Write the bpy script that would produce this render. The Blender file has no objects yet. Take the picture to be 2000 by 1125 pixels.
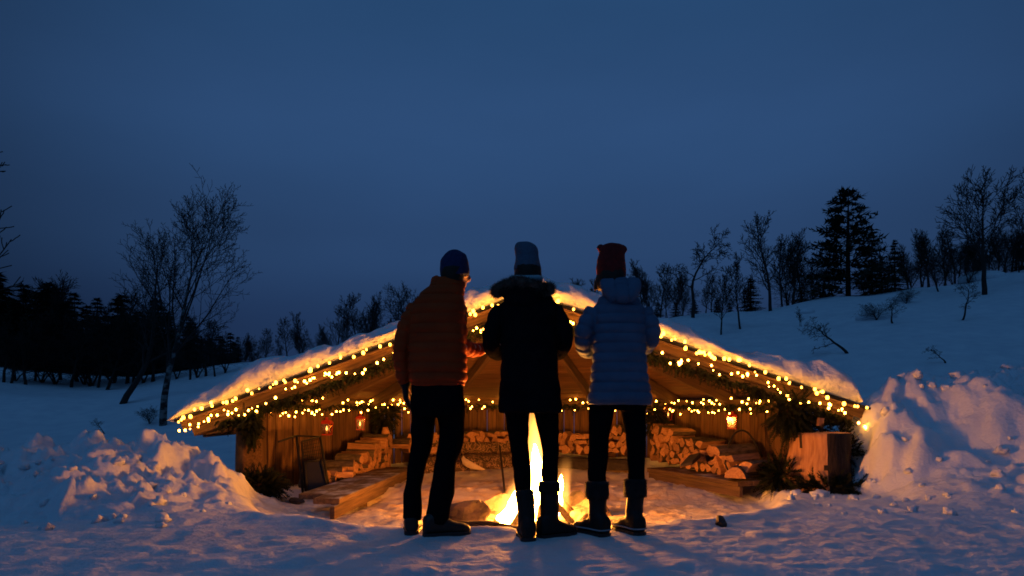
import bpy, math, random
import numpy as np
from mathutils import Vector, Matrix, noise as mnoise, Quaternion

random.seed(7); rng = np.random.default_rng(7)
SC = bpy.context.scene
COL = SC.collection
R = math.radians
Z3 = Vector((0, 0, 1))

# ------------------------------------------------------------------ camera
F = 24 / 36 * 2000.0          # focal length in photo pixels
HY, CZ = 790.0, 0.81          # horizon row in the photo, camera height
cam = bpy.data.objects.new('camera', bpy.data.cameras.new('camera'))
COL.objects.link(cam)
cam.location = (0, 0, CZ); cam.rotation_euler = (R(90), 0, 0)
cam.data.lens = 24; cam.data.sensor_width = 36
cam.data.shift_y = (HY - 562.5) / 2000.0
cam.data.clip_end = 2000; cam.data.clip_start = 0.05
SC.camera = cam

# ------------------------------------------------------------------ dusk sky
w = bpy.data.worlds.new("World"); SC.world = w; w.use_nodes = True
nt = w.node_tree; N = nt.nodes; L = nt.links
bg = N['Background']
tc = N.new('ShaderNodeTexCoord')
nrm = N.new('ShaderNodeVectorMath'); nrm.operation = 'NORMALIZE'; L.new(tc.outputs['Generated'], nrm.inputs[0])
sep = N.new('ShaderNodeSeparateXYZ'); L.new(nrm.outputs[0], sep.inputs[0])
ramp = N.new('ShaderNodeValToRGB'); L.new(sep.outputs['Z'], ramp.inputs['Fac'])
cr = ramp.color_ramp; cr.interpolation = 'EASE'
stops = [(0.0, (.0082, .0206, .058)), (0.10, (.0110, .0272, .076)), (0.22, (.0174, .0450, .115)), (0.36, (.0208, .0572, .145)),
         (0.55, (.0158, .0515, .130)), (1.0, (.0142, .0475, .121))]
cr.elements[0].position = stops[0][0]; cr.elements[0].color = (*stops[0][1], 1)
cr.elements[1].position = stops[-1][0]; cr.elements[1].color = (*stops[-1][1], 1)
for p, c in stops[1:-1]:
    e = cr.elements.new(p); e.color = (*c, 1)
# broad afterglow, a little right of straight ahead
dt = N.new('ShaderNodeVectorMath'); dt.operation = 'DOT_PRODUCT'; L.new(nrm.outputs[0], dt.inputs[0])
gd = Vector((0.07, 1, 0.34)).normalized(); dt.inputs[1].default_value = gd
mr = N.new('ShaderNodeMapRange'); mr.interpolation_type = 'SMOOTHERSTEP'
mr.inputs['From Min'].default_value = 0.62; mr.inputs['From Max'].default_value = 1.0
mr.inputs['To Min'].default_value = 0.52; mr.inputs['To Max'].default_value = 1.30
L.new(dt.outputs['Value'], mr.inputs['Value'])
cn = N.new('ShaderNodeTexNoise'); cn.inputs['Scale'].default_value = 2.2; cn.inputs['Detail'].default_value = 4; cn.inputs['Roughness'].default_value = .45
stz = N.new('ShaderNodeVectorMath'); stz.operation = 'MULTIPLY'; stz.inputs[1].default_value = (1, 1, 3.2); L.new(nrm.outputs[0], stz.inputs[0])
L.new(stz.outputs[0], cn.inputs['Vector'])
cm = N.new('ShaderNodeMapRange'); cm.inputs['From Min'].default_value = .3; cm.inputs['From Max'].default_value = .7
cm.inputs['To Min'].default_value = .93; cm.inputs['To Max'].default_value = 1.07; L.new(cn.outputs['Fac'], cm.inputs['Value'])
mu = N.new('ShaderNodeMath'); mu.operation = 'MULTIPLY'; L.new(mr.outputs[0], mu.inputs[0]); L.new(cm.outputs[0], mu.inputs[1])
vm = N.new('ShaderNodeVectorMath'); vm.operation = 'SCALE'; L.new(ramp.outputs['Color'], vm.inputs[0]); L.new(mu.outputs[0], vm.inputs['Scale'])
L.new(vm.outputs[0], bg.inputs['Color']); bg.inputs['Strength'].default_value = 0.95

# last skylight of an overcast dusk, from behind and above the camera
sun = bpy.data.objects.new('sun', bpy.data.lights.new('sun', 'SUN')); COL.objects.link(sun)
sun.data.energy = 0.31; sun.data.angle = R(60); sun.data.color = (.115, .41, .95)
sun.rotation_euler = (R(38), 0, R(-25))

SC.view_settings.view_transform = 'Standard'; SC.view_settings.look = 'None'
SC.view_settings.exposure = 0; SC.view_settings.gamma = 1; SC.view_settings.use_curve_mapping = False
cy = SC.cycles
cy.use_denoising = True
cy.max_bounces = 6; cy.diffuse_bounces = 3; cy.glossy_bounces = 2; cy.transmission_bounces = 4; cy.volume_bounces = 0
cy.transparent_max_bounces = 12
cy.sample_clamp_indirect = 4.0; cy.caustics_reflective = False; cy.caustics_refractive = False
cy.filter_width = 1.7
try: cy.use_light_tree = True
except Exception: pass

# ------------------------------------------------------------------ helpers
def W(px, py, Y):
    return Vector(((px - 1000) * Y / F, Y, CZ + (HY - py) * Y / F))

def _hash(ix, iy, seed):
    h = (ix.astype(np.int64) * 374761393 + iy.astype(np.int64) * 668265263 + seed * 974711) & 0x7fffffff
    h = ((h ^ (h >> 13)) * 1274126177) & 0x7fffffff
    return (h ^ (h >> 16)) & 0xffff

def pnoise(x, y, seed=0):
    x = np.asarray(x, float); y = np.asarray(y, float)
    ix = np.floor(x); iy = np.floor(y); fx = x - ix; fy = y - iy
    u = fx * fx * fx * (fx * (fx * 6 - 15) + 10); v = fy * fy * fy * (fy * (fy * 6 - 15) + 10)
    def g(dx, dy):
        a = _hash(ix + dx, iy + dy, seed) * (2 * math.pi / 65536)
        return np.cos(a) * (fx - dx) + np.sin(a) * (fy - dy)
    n0 = g(0, 0) * (1 - u) + g(1, 0) * u
    n1 = g(0, 1) * (1 - u) + g(1, 1) * u
    return (n0 * (1 - v) + n1 * v) * 1.5

def fbm(x, y, octs=4, seed=0, gain=.5):
    s = 0; a = 1
    for o in range(octs):
        s = s + a * pnoise(np.asarray(x) * 2 ** o + 13.7 * o, np.asarray(y) * 2 ** o - 7.3 * o, seed + o); a *= gain
    return s

def worley_bumps(x, y, cell, seed, rad=.5, dens=1.0):
    """rounded lumps: one per cell with random size; height 0..1"""
    gx = np.asarray(x) / cell; gy = np.asarray(y) / cell
    ix = np.floor(gx); iy = np.floor(gy); out = np.zeros_like(gx)
    for dx in (-1, 0, 1):
        for dy in (-1, 0, 1):
            cx, cy_ = ix + dx, iy + dy
            h1 = _hash(cx, cy_, seed) / 65536.; h2 = _hash(cx, cy_, seed + 11) / 65536.; h3 = _hash(cx, cy_, seed + 23) / 65536.
            h4 = _hash(cx, cy_, seed + 37) / 65536.
            r = rad * (.35 + .65 * h3)
            d2 = ((cx + h1 - gx) ** 2 + (cy_ + h2 - gy) ** 2) / (r * r)
            b = np.sqrt(np.clip(1 - d2, 0, 1)) * r / rad
            out = np.maximum(out, np.where(h4 < dens, b, 0))
    return out

def sstep(a, b, x):
    t = np.clip((np.asarray(x, float) - a) / (b - a), 0, 1); return t * t * (3 - 2 * t)

def link(name, me, mats=(), parent=None, M=None, smooth=True, **props):
    o = bpy.data.objects.new(name, me); COL.objects.link(o)
    if me is not None and mats:
        if not isinstance(mats, (list, tuple)): mats = [mats]
        if not me.materials:
            for m in mats: me.materials.append(m)
    M = M or Matrix()
    if parent is not None:
        o.parent = parent
        o.matrix_basis = WM[parent.name].inverted() @ M
    else:
        o.matrix_basis = M
    WM[o.name] = M.copy()
    for k, v in props.items(): o[k] = v
    return o
WM = {}

def empty(name, loc, label, cat, group=None):
    o = link(name, None, M=Matrix.Translation(loc)); o['label'] = label; o['category'] = cat
    if group: o['group'] = group
    o.empty_display_size = .1
    return o

class MB:
    def __init__(s): s.v = []; s.f = []; s.m = []
    def add(s, vs, fs, mi=0):
        b = len(s.v); s.v.extend([tuple(p) for p in vs]); s.f.extend([tuple(b + i for i in f) for f in fs]); s.m.extend([mi] * len(fs)); return b
    def tube(s, pts, rad, n=6, mi=0, cap=True, squash=None):
        pts = [Vector(p) for p in pts]; rings = []
        t0 = (pts[1] - pts[0]).normalized()
        a = Vector((1, 0, 0)) if abs(t0.x) < .8 else Vector((0, 1, 0))
        u = (a - t0 * a.dot(t0)).normalized()
        for i, p in enumerate(pts):
            t = (pts[min(i + 1, len(pts) - 1)] - pts[max(i - 1, 0)]).normalized()
            u = (u - t * u.dot(t))
            u = u.normalized() if u.length > 1e-6 else Vector((0, 1, 0))
            v = t.cross(u); r = rad[i] if not isinstance(rad, (int, float)) else rad
            rings.append([p + u * (math.cos(k * 2 * math.pi / n) * r) + v * (math.sin(k * 2 * math.pi / n) * r) for k in range(n)])
        s.rings(rings, mi, cap)
    def rings(s, rings, mi=0, cap=True):
        n = len(rings[0]); vs = [p for r in rings for p in r]; fs = []
        for i in range(len(rings) - 1):
            for k in range(n):
                fs.append((i * n + k, i * n + (k + 1) % n, (i + 1) * n + (k + 1) % n, (i + 1) * n + k))
        if cap:
            fs.append(tuple(range(n - 1, -1, -1))); fs.append(tuple((len(rings) - 1) * n + k for k in range(n)))
        s.add(vs, fs, mi)
    def box(s, c, d, M=None, mi=0):
        c = Vector(c); h = Vector(d) / 2; vs = []
        for z in (-1, 1):
            for y in (-1, 1):
                for x in (-1, 1):
                    p = c + Vector((x * h.x, y * h.y, z * h.z)); vs.append(M @ p if M else p)
        s.add(vs, [(0, 2, 3, 1), (4, 5, 7, 6), (0, 1, 5, 4), (2, 6, 7, 3), (0, 4, 6, 2), (1, 3, 7, 5)], mi)
    def ellipsoid(s, c, rx, ry, rz, nu=14, nv=9, M=None, mi=0):
        rings = []; c = Vector(c)
        for i in range(1, nv):
            th = math.pi * i / nv - math.pi / 2
            rings.append([c + Vector((rx * math.cos(th) * math.cos(2 * math.pi * k / nu), ry * math.cos(th) * math.sin(2 * math.pi * k / nu), rz * math.sin(th))) for k in range(nu)])
        if M: rings = [[M @ p for p in r] for r in rings]
        s.rings(rings, mi)
    def mesh(s, name, smooth=True):
        me = bpy.data.meshes.new(name); me.from_pydata(s.v, [], s.f)
        if len(s.m) and max(s.m) > 0: me.polygons.foreach_set('material_index', s.m)
        if smooth: me.polygons.foreach_set('use_smooth', [True] * len(s.f))
        me.update(); return me

def remesh(mb, voxel, smooth=4):
    me = mb.mesh('tmp', False); o = bpy.data.objects.new('tmp', me); COL.objects.link(o)
    m = o.modifiers.new('r', 'REMESH'); m.mode = 'VOXEL'; m.voxel_size = voxel; m.use_smooth_shade = True
    if smooth:
        s = o.modifiers.new('s', 'SMOOTH'); s.iterations = smooth; s.factor = .5
    dg = bpy.context.evaluated_depsgraph_get()
    out = bpy.data.meshes.new_from_object(o.evaluated_get(dg)); bpy.data.objects.remove(o); bpy.data.meshes.remove(me)
    return out

def get_vn(me):
    n = len(me.vertices); co = np.empty(n * 3); me.vertices.foreach_get('co', co)
    no = np.empty(n * 3); me.vertices.foreach_get('normal', no)
    return co.reshape(-1, 3), no.reshape(-1, 3)

def set_co(me, co):
    me.vertices.foreach_set('co', co.ravel()); me.update()

# ------------------------------------------------------------------ materials
def mat(name, col, rough=.85, col2=None, scale=8, stretch=(1, 1, 1), bump=.0, bscale=40, contrast=(.35, .65), rnd=0.0, spec=.3, detail=4, sheen=0, dist=.01, coords='Object'):
    m = bpy.data.materials.new(name); m.use_nodes = True; t = m.node_tree; N = t.nodes; L = t.links
    b = N['Principled BSDF']; b.inputs['Roughness'].default_value = rough; b.inputs['Specular IOR Level'].default_value = spec
    if sheen: b.inputs['Sheen Weight'].default_value = sheen
    tc = N.new('ShaderNodeTexCoord'); mp = N.new('ShaderNodeMapping'); mp.inputs['Scale'].default_value = stretch
    L.new(tc.outputs[coords], mp.inputs['Vector'])
    vec = mp.outputs[0]
    if rnd:
        oi = N.new('ShaderNodeObjectInfo'); va = N.new('ShaderNodeVectorMath'); va.operation = 'MULTIPLY_ADD'
        va.inputs[1].default_value = (37, 53, 71); L.new(oi.outputs['Random'], va.inputs[0]); L.new(vec, va.inputs[2]); vec = va.outputs[0]
    last = None
    if col2 is not None:
        n = N.new('ShaderNodeTexNoise'); n.inputs['Scale'].default_value = scale; n.inputs['Detail'].default_value = detail; L.new(vec, n.inputs['Vector'])
        r = N.new('ShaderNodeMapRange'); r.inputs['From Min'].default_value = contrast[0]; r.inputs['From Max'].default_value = contrast[1]; L.new(n.outputs['Fac'], r.inputs['Value'])
        mx = N.new('ShaderNodeMix'); mx.data_type = 'RGBA'; L.new(r.outputs[0], mx.inputs['Factor'])
        mx.inputs['A'].default_value = (*col, 1); mx.inputs['B'].default_value = (*col2, 1); last = mx.outputs['Result']
    else:
        rgb = N.new('ShaderNodeRGB'); rgb.outputs[0].default_value = (*col, 1); last = rgb.outputs[0]
    if rnd:
        mr = N.new('ShaderNodeMapRange'); mr.inputs['To Min'].default_value = 1 - rnd; mr.inputs['To Max'].default_value = 1 + rnd; L.new(oi.outputs['Random'], mr.inputs['Value'])
        sc = N.new('ShaderNodeVectorMath'); sc.operation = 'SCALE'; L.new(last, sc.inputs[0]); L.new(mr.outputs[0], sc.inputs['Scale']); last = sc.outputs[0]
    L.new(last, b.inputs['Base Color'])
    if bump:
        bn = N.new('ShaderNodeTexNoise'); bn.inputs['Scale'].default_value = bscale; bn.inputs['Detail'].default_value = 5; L.new(vec, bn.inputs['Vector'])
        bp = N.new('ShaderNodeBump'); bp.inputs['Strength'].default_value = bump; bp.inputs['Distance'].default_value = dist
        L.new(bn.outputs['Fac'], bp.inputs['Height']); L.new(bp.outputs[0], b.inputs['Normal'])
    return m

def emit(name, col, s):
    m = bpy.data.materials.new(name); m.use_nodes = True; t = m.node_tree; t.nodes.clear()
    e = t.nodes.new('ShaderNodeEmission'); e.inputs[0].default_value = (*col, 1); e.inputs[1].default_value = s
    o = t.nodes.new('ShaderNodeOutputMaterial'); t.links.new(e.outputs[0], o.inputs[0]); return m

M = dict(
    snow=mat('snow', (.80, .82, .85), .75, (.70, .73, .78), 3.0, bump=.5, bscale=28, dist=.02, spec=.25, detail=8),
    roofsnow=mat('roof_snow', (.80, .82, .85), .75, (.72, .75, .79), 5.0, bump=.8, bscale=16, dist=.035, spec=.25, detail=6),
    plank=mat('wall_wood', (.14, .070, .032), .8, (.045, .023, .012), 5, (.5, 8, 8), .45, 30, rnd=.38, contrast=(.32, .72)),
    deck=mat('roof_wood', (.135, .064, .028), .8, (.065, .031, .015), 5, (.5, 10, 10), .3, 30, rnd=.25),
    beam=mat('beam_wood', (.10, .056, .030), .8, (.055, .031, .018), 6, (.6, 8, 8), .35, 30, rnd=.1),
    fascia=mat('fascia_wood', (.16, .088, .044), .75, (.075, .042, .022), 5, (.5, 9, 9), .3, 30, rnd=.1),
    postbark=mat('post_bark', (.11, .072, .042), .9, (.045, .030, .020), 9, (8, 8, 1.2), .8, 18, dist=.03),
    edge=mat('roof_edge', (.02, .018, .016), .6),
    bench=mat('bench_wood', (.17, .10, .055), .8, (.085, .05, .03), 5, (.5, 9, 9), .35, 30, rnd=.12),
    logwood=mat('split_wood', (.46, .235, .115), .8, (.29, .14, .068), 9, (1, 5, 5), .4, 40, rnd=.3),
    logbark=mat('log_bark', (.12, .085, .06), .9, (.045, .032, .025), 14, (1, 3, 3), .6, 30, rnd=.3),
    stump=mat('stump_bark', (.042, .027, .019), .9, (.016, .011, .009), 7, (7, 7, 1), .7, 16, dist=.03),
    stumpwood=mat('stump_wood', (.52, .27, .13), .8, (.34, .16, .075), 5, (7, 7, .7), .5, 16, dist=.02),
    needle=mat('spruce_needles', (.009, .014, .006), .85, (.018, .020, .008), 6, spec=.1),
    iron=mat('black_iron', (.018, .016, .015), .55, bump=.2, bscale=60, spec=.15),
    lantern=mat('red_paint', (.38, .022, .014), .5, (.28, .016, .012), 20, spec=.4),
    candle=mat('candle_wax', (.75, .62, .45), .6),
    treebark=mat('dark_bark', (.040, .034, .030), .95, (.022, .019, .017), 8),
    birch=mat('birch_bark', (.20, .195, .19), .85, (.025, .022, .02), 5, (5, 5, 9), .4, 20, contrast=(.40, .52)),
    conifer=mat('conifer_needles', (.016, .025, .014), .9, (.026, .036, .018), 3),
    stone=mat('fire_stone', (.17, .13, .11), .9, (.05, .04, .034), 6, bump=.7, bscale=14, dist=.03, rnd=.2),
    char=mat('charred_wood', (.07, .045, .03), .9, (.015, .012, .01), 10, (2, 6, 6), .8, 30),
    ash=mat('ash', (.10, .085, .075), .95, (.03, .026, .024), 12, bump=.7, bscale=30, dist=.03),
    hide=mat('hide', (.20, .135, .09), .95, (.085, .055, .04), 12, bump=.6, bscale=60),
    hidepale=mat('hide_underside', (.55, .43, .30), .9, (.45, .34, .23), 10),
    darkpad=mat('dark_felt', (.045, .035, .032), .95, (.03, .024, .022), 20, bump=.3, bscale=80),
    skin=mat('skin', (.42, .25, .18), .55, spec=.35),
    redjacket=mat('rust_shell', (.42, .053, .011), .7, (.35, .043, .010), 7, bump=.15, bscale=60, spec=.08),
    blackcoat=mat('black_shell', (.009, .009, .011), .85, (.006, .006, .008), 10, bump=.25, bscale=80, spec=.0),
    bluejacket=mat('blue_shell', (.105, .145, .22), .7, (.085, .12, .185), 7, bump=.15, bscale=60, spec=.08),
    blacktrouser=mat('black_trousers', (.006, .006, .007), .85, bump=.3, bscale=90, spec=.0),
    navyknit=mat('navy_knit', (.018, .030, .10), .95, (.012, .02, .07), 60, bump=.7, bscale=160, dist=.006),
    paleknit=mat('pale_blue_knit', (.095, .13, .185), .95, (.075, .105, .15), 50, bump=.7, bscale=160, dist=.006),
    redknit=mat('red_knit', (.19, .014, .012), .95, (.13, .010, .009), 50, bump=.7, bscale=160, dist=.006),
    hair=mat('dark_hair', (.022, .014, .009), .7),
    brownhair=mat('brown_hair', (.075, .040, .022), .7),
    fur=mat('brown_fur', (.15, .105, .08), .95, (.05, .035, .028), 22),
    bootfur=mat('boot_fur', (.024, .02, .02), .95, (.012, .011, .011), 22),
    teal=mat('pale_fleece', (.26, .40, .44), .95),
    boot=mat('boot_leather', (.022, .013, .009), .55, (.012, .008, .006), 12, bump=.2, bscale=40, spec=.45),
    greyboot=mat('dark_boot', (.010, .009, .009), .6, bump=.2, bscale=40, spec=.25),
    rubber=mat('boot_rubber', (.018, .016, .016), .5, spec=.4),
    welt=mat('pale_welt', (.33, .33, .36), .7),
    glove=mat('black_glove', (.012, .012, .013), .8),
    brownglove=mat('brown_glove', (.06, .032, .02), .7),
    cord=mat('dark_cord', (.012, .018, .012), .7),
)
M['bulb'] = emit('lit_bulb', (1.0, .37, .036), 46.0)
M['bigbulb'] = emit('lit_big_bulb', (1.0, .38, .034), 14.0)
M['candleflame'] = emit('candle_flame', (1.0, .42, .10), 9.0)
M['flame'] = emit('flame_core', (1.0, .32, .038), 390.0)
M['ember'] = emit('ember', (1.0, .22, .03), 14.0)

# window glass for the lanterns
gm = bpy.data.materials.new('lantern_glass'); gm.use_nodes = True; t = gm.node_tree; b = t.nodes['Principled BSDF']
tr = t.nodes.new('ShaderNodeBsdfTransparent'); tr.inputs[0].default_value = (.95, .86, .75, 1)
gl = t.nodes.new('ShaderNodeBsdfGlossy'); gl.inputs['Roughness'].default_value = .08
ms = t.nodes.new('ShaderNodeMixShader'); ms.inputs[0].default_value = .08
t.links.new(tr.outputs[0], ms.inputs[1]); t.links.new(gl.outputs[0], ms.inputs[2]); t.links.new(ms.outputs[0], t.nodes['Material Output'].inputs[0])
M['glass'] = gm

# snow: trodden and dirty round the fire, with orange firelight painted into the tint
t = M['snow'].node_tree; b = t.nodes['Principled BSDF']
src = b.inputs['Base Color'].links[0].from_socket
at = t.nodes.new('ShaderNodeAttribute'); at.attribute_name = 'dirt_firelight'
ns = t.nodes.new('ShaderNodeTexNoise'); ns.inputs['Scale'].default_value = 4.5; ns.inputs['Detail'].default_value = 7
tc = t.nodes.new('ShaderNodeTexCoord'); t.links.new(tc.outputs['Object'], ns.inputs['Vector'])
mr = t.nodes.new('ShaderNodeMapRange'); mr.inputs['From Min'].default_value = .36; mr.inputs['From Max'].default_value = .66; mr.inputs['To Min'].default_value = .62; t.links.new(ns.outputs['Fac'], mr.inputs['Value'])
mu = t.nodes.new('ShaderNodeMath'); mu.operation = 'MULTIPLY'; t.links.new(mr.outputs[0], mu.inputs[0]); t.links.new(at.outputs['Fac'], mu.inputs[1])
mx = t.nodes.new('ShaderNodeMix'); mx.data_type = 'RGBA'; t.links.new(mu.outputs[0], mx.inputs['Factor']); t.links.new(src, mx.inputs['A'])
mx.inputs['B'].default_value = (.56, .33, .13, 1); t.links.new(mx.outputs['Result'], b.inputs['Base Color'])  # soiled-snow colour, kept orange so it carries painted firelight
# finer second bump, so near snow sparkles with grain
bp0 = b.inputs['Normal'].links[0].from_node
n2 = t.nodes.new('ShaderNodeTexNoise'); n2.inputs['Scale'].default_value = 150; n2.inputs['Detail'].default_value = 3; t.links.new(tc.outputs['Object'], n2.inputs['Vector'])
b2 = t.nodes.new('ShaderNodeBump'); b2.inputs['Strength'].default_value = .35; b2.inputs['Distance'].default_value = .006
t.links.new(n2.outputs['Fac'], b2.inputs['Height']); t.links.new(bp0.outputs[0], b2.inputs['Normal']); t.links.new(b2.outputs[0], b.inputs['Normal'])

# ------------------------------------------------------------------ snow ground
RX = [-60, -19.5, -14.6, -9.75, -5.85, 0, 5.65, 8.8, 11.7, 14.6, 19.5, 30, 60]
RZ = [3.0, 2.25, 1.75, 2.35, 2.75, 3.3, 4.0, 4.15, 4.75, 5.2, 5.85, 7.0, 9.0]
FIRE = (0.19, 5.75)

def ground(x, y, fine=True):
    x = np.asarray(x, float); y = np.asarray(y, float)
    # valley side: from the level of the shelter up to the ridge, then gently down again
    xs = x * np.clip(26 / np.maximum(y, 8), .6, 3.0)
    xs = x + (xs - x) * .55
    rz = np.interp(xs, RX, RZ)
    s = np.clip((y - 8.6) / 17.4, 0, 1); s = .55 * s + .45 * s * s * (3 - 2 * s)
    z = rz * s - .10 * (1 - s) * sstep(5.0, 7.5, y)
    z = z - .025 * np.clip(y - 27, 0, 400) * sstep(27, 34, y)
    z = z + np.where(y > 9, 1, 0) * (.28 * pnoise(x * .16, y * .16, 3) + .12 * pnoise(x * .5, y * .5, 5)) * sstep(9, 15, y)
    # rise on the right starts just behind the ploughed bank
    z = z + sstep(3.6, 7.5, x) * sstep(7.2, 10, y) * .9 * (1 - sstep(12, 24, y))
    # sunken fire place
    ex = (x - .0) / 2.7; ey = (y - 7.45) / 3.0
    q = np.sqrt(ex * ex + ey * ey) + .035 * pnoise(x * 1.8, y * 1.8, 9) + .012 * pnoise(x * 7, y * 7, 19)
    pit = 1 - sstep(.965, 1.03, q)
    lip = np.exp(-((q - 1.055) / .035) ** 2) * (1 - sstep(6.8, 7.6, y))
    pit = pit * (1 - sstep(9.6, 10.6, y))
    z = z - (.13 - .10 * sstep(7.2, 7.8, y) + .02) * pit + .035 * lip * (.6 + .6 * pnoise(x * 2.5, y * 2.5, 17))
    # ---- bank on the left
    xc = [-9, -7, -5.6, -4.65, -3.95, -3.45, -3.25, -3.1, -2.8, -2.47, -2.05, -1.7]
    zc = [.05, .20, .30, .40, .56, .58, .63, .55, .36, .14, .0, 0]
    cre = np.interp(x + .06 * pnoise(x * 3, y * 3, 21), xc, zc)
    yc = 6.25 + .15 * pnoise(x * .9, x * 0, 33)
    front = np.clip((y - 4.45 + .2 * pnoise(x * 1.2, y * 1.2, 46)) / (yc - 4.45), 0, 1)
    prof = np.where(y < yc, front ** 1.15 * (2 - front ** 1.15) ** .6 * .98, 1 - sstep(0, 1.15, y - yc))
    prof = np.clip(prof, 0, 1)
    bl = cre * prof
    # ---- bank on the right
    xr = [3.40, 3.55, 3.72, 3.88, 4.3, 4.55, 4.75, 5.1, 5.6, 6.5, 8, 11]
    zr = [0, .20, .80, .98, 1.22, 1.14, 1.26, 1.22, 1.32, 1.35, 1.1, .7]
    crr = np.interp(x + .10 * pnoise(x * 2.2, y * 2.2, 41) + .04 * pnoise(x * 6, y * 6, 42), xr, zr)
    yf = np.interp(x, [3.3, 3.7, 4.4, 5.2, 6.5, 9], [6.55, 6.30, 5.9, 4.9, 3.7, 3.0])
    yk = np.interp(x, [3.3, 3.7, 4.4, 5.2, 6.5, 9], [7.0, 7.05, 7.3, 7.5, 7.6, 7.8])
    fr = np.clip((y - yf + .22 * pnoise(x * 1.3, y * 1.3, 44) + .09 * pnoise(x * 4, y * 4, 45)) / (yk - yf), 0, 1)
    pr = np.where(y < yk, fr * fr * (3 - 2 * fr) * .75 + .25 * fr, 1 - .92 * sstep(.1, 1.6, y - yk))
    br = crr * pr
    ap = np.clip((y - (yf - 1.5)) / 1.9, 0, 1); br = np.maximum(br, .30 * ap ** 2 * np.clip(crr, 0, 1) * np.where(y < yk, 1, 0))
    # bank carried on behind the stump, below the roof's tip
    bb = .50 * sstep(3.1, 3.7, x) * sstep(7.45, 7.85, y) * (1 - sstep(8.4, 9.6, y))
    bank = np.maximum(np.maximum(bl, br), bb)
    z = z + bank
    mask = np.clip(bank / .18, 0, 1)
    near = 1 - sstep(14, 22, y)
    if fine:
        wx = x + .16 * pnoise(x * 3.1, y * 3.1, 2) + .05 * pnoise(x * 9, y * 9, 4); wy = y + .16 * pnoise(x * 3.1 + 9, y * 3.1, 6) + .05 * pnoise(x * 9, y * 9 + 5, 8)
        billow = np.abs(pnoise(wx * 3.4, wy * 3.4, 73)) + .5 * np.abs(pnoise(wx * 7.5, wy * 7.5, 74)) + .25 * np.abs(pnoise(x * 17, y * 17, 75))
        face = np.clip(1 - pr, 0, 1); soft = 1 - (.50 * sstep(3.2, 3.6, x) * sstep(.02, .35, face) + .25 * sstep(3.2, 3.6, x)); z = z + mask * soft * (.05 * worley_bumps(wx, wy, .45, 51, .7, .4) + .032 * worley_bumps(wx, wy, .16, 61, .65, .3) + .17 * (billow - .42)
                        - .19 * (1 - .75 * sstep(3.2, 3.6, x)) * worley_bumps(wx * .9 + 3, wy * 1.2, .8, 55, .62, .5) + .06 * fbm(x * 1.7, y * 1.7, 2, 71) + .016 * fbm(x * 20, y * 20, 3, 79))
        foot = sstep(.0, .12, bank) * (1 - sstep(.2, .4, bank))
        z = z + foot * .03 * worley_bumps(x + .06 * pnoise(x * 6, y * 6, 93), y + .06 * pnoise(x * 6, y * 6, 94), .15, 91, .6, .35)
        packed = (1 - mask) * near * (1 - sstep(7.5, 9.5, y) * .6)
        z = z + packed * (.011 * fbm(x * 1.5, y * 2.0, 3, 101) + .007 * fbm(x * 6, y * 7, 3, 111) + .0062 * fbm(x * 21, y * 24, 2, 115) + .004 * np.clip(fbm(x * 3.2 + 4, y * 5, 3, 117), -.2, 1) + .012 * worley_bumps(x, y * 1.1, .22, 121, .5, .30) * (.6 + pnoise(x, y, 8))
                          - .024 * worley_bumps(x * 1.5, y, .34, 131, .42, .28))
        z = z + .02 * pit * worley_bumps(x, y, .14, 141, .55, .5)
    # feet stand level
    for fx, fy in ((-.62, 4.32), (-.44, 4.22), (.09, 4.08), (.22, 4.14), (.52, 4.2), (.74, 4.24)):
        d2 = ((x - fx) ** 2 + (y - fy) ** 2) / .025
        z = z * (1 - np.exp(-d2)) + .013 * np.exp(-d2)
    d2 = ((x - FIRE[0]) ** 2 + (y - FIRE[1]) ** 2) / .22
    z = z - .05 * np.exp(-d2)
    return z

def gz(x, y): return float(ground(np.array([x]), np.array([y]))[0])

def axis(parts):
    out = []
    for a, b, d in parts: out.extend(np.arange(a, b, d))
    return np.array(out + [parts[-1][1]])
gx = np.concatenate([-np.geomspace(400, 8.2, 40), axis([(-8, -5.2, .07), (-5.2, 6.2, .026), (6.2, 9, .07)]), np.geomspace(9.3, 400, 40)])
gy = np.concatenate([-np.geomspace(120, 1, 10), axis([(-.5, 3, .06), (3, 8.4, .024), (8.4, 12, .06), (12, 34, .2)]), np.geomspace(34.6, 700, 36)])
X, Y = np.meshgrid(gx, gy); Zg = ground(X, Y)
nx, ny = len(gx), len(gy)
me = bpy.data.meshes.new('snow_ground')
idx = np.arange(nx * ny).reshape(ny, nx)
quads = np.stack([idx[:-1, :-1], idx[:-1, 1:], idx[1:, 1:], idx[1:, :-1]], -1).reshape(-1, 4)
me.vertices.add(nx * ny); me.vertices.foreach_set('co', np.stack([X, Y, Zg], -1).ravel())
me.loops.add(quads.size); me.loops.foreach_set('vertex_index', quads.ravel().astype(np.int32))
me.polygons.add(len(quads)); me.polygons.foreach_set('loop_start', np.arange(0, quads.size, 4, dtype=np.int32))
me.polygons.foreach_set('loop_total', np.full(len(quads), 4, dtype=np.int32)); me.polygons.foreach_set('use_smooth', np.ones(len(quads), bool))
me.update(calc_edges=True)
at = me.attributes.new('dirt_firelight', 'FLOAT', 'POINT')  # mask for soiled snow and the firelight painted into it
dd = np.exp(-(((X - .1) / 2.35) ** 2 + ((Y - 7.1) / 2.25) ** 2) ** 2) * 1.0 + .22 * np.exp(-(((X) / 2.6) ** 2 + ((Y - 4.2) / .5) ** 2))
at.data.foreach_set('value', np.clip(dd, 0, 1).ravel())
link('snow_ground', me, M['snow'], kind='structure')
ORD = 'first second third fourth fifth sixth seventh eighth ninth tenth eleventh twelfth thirteenth fourteenth fifteenth sixteenth seventeenth eighteenth nineteenth twentieth'.split()
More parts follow.
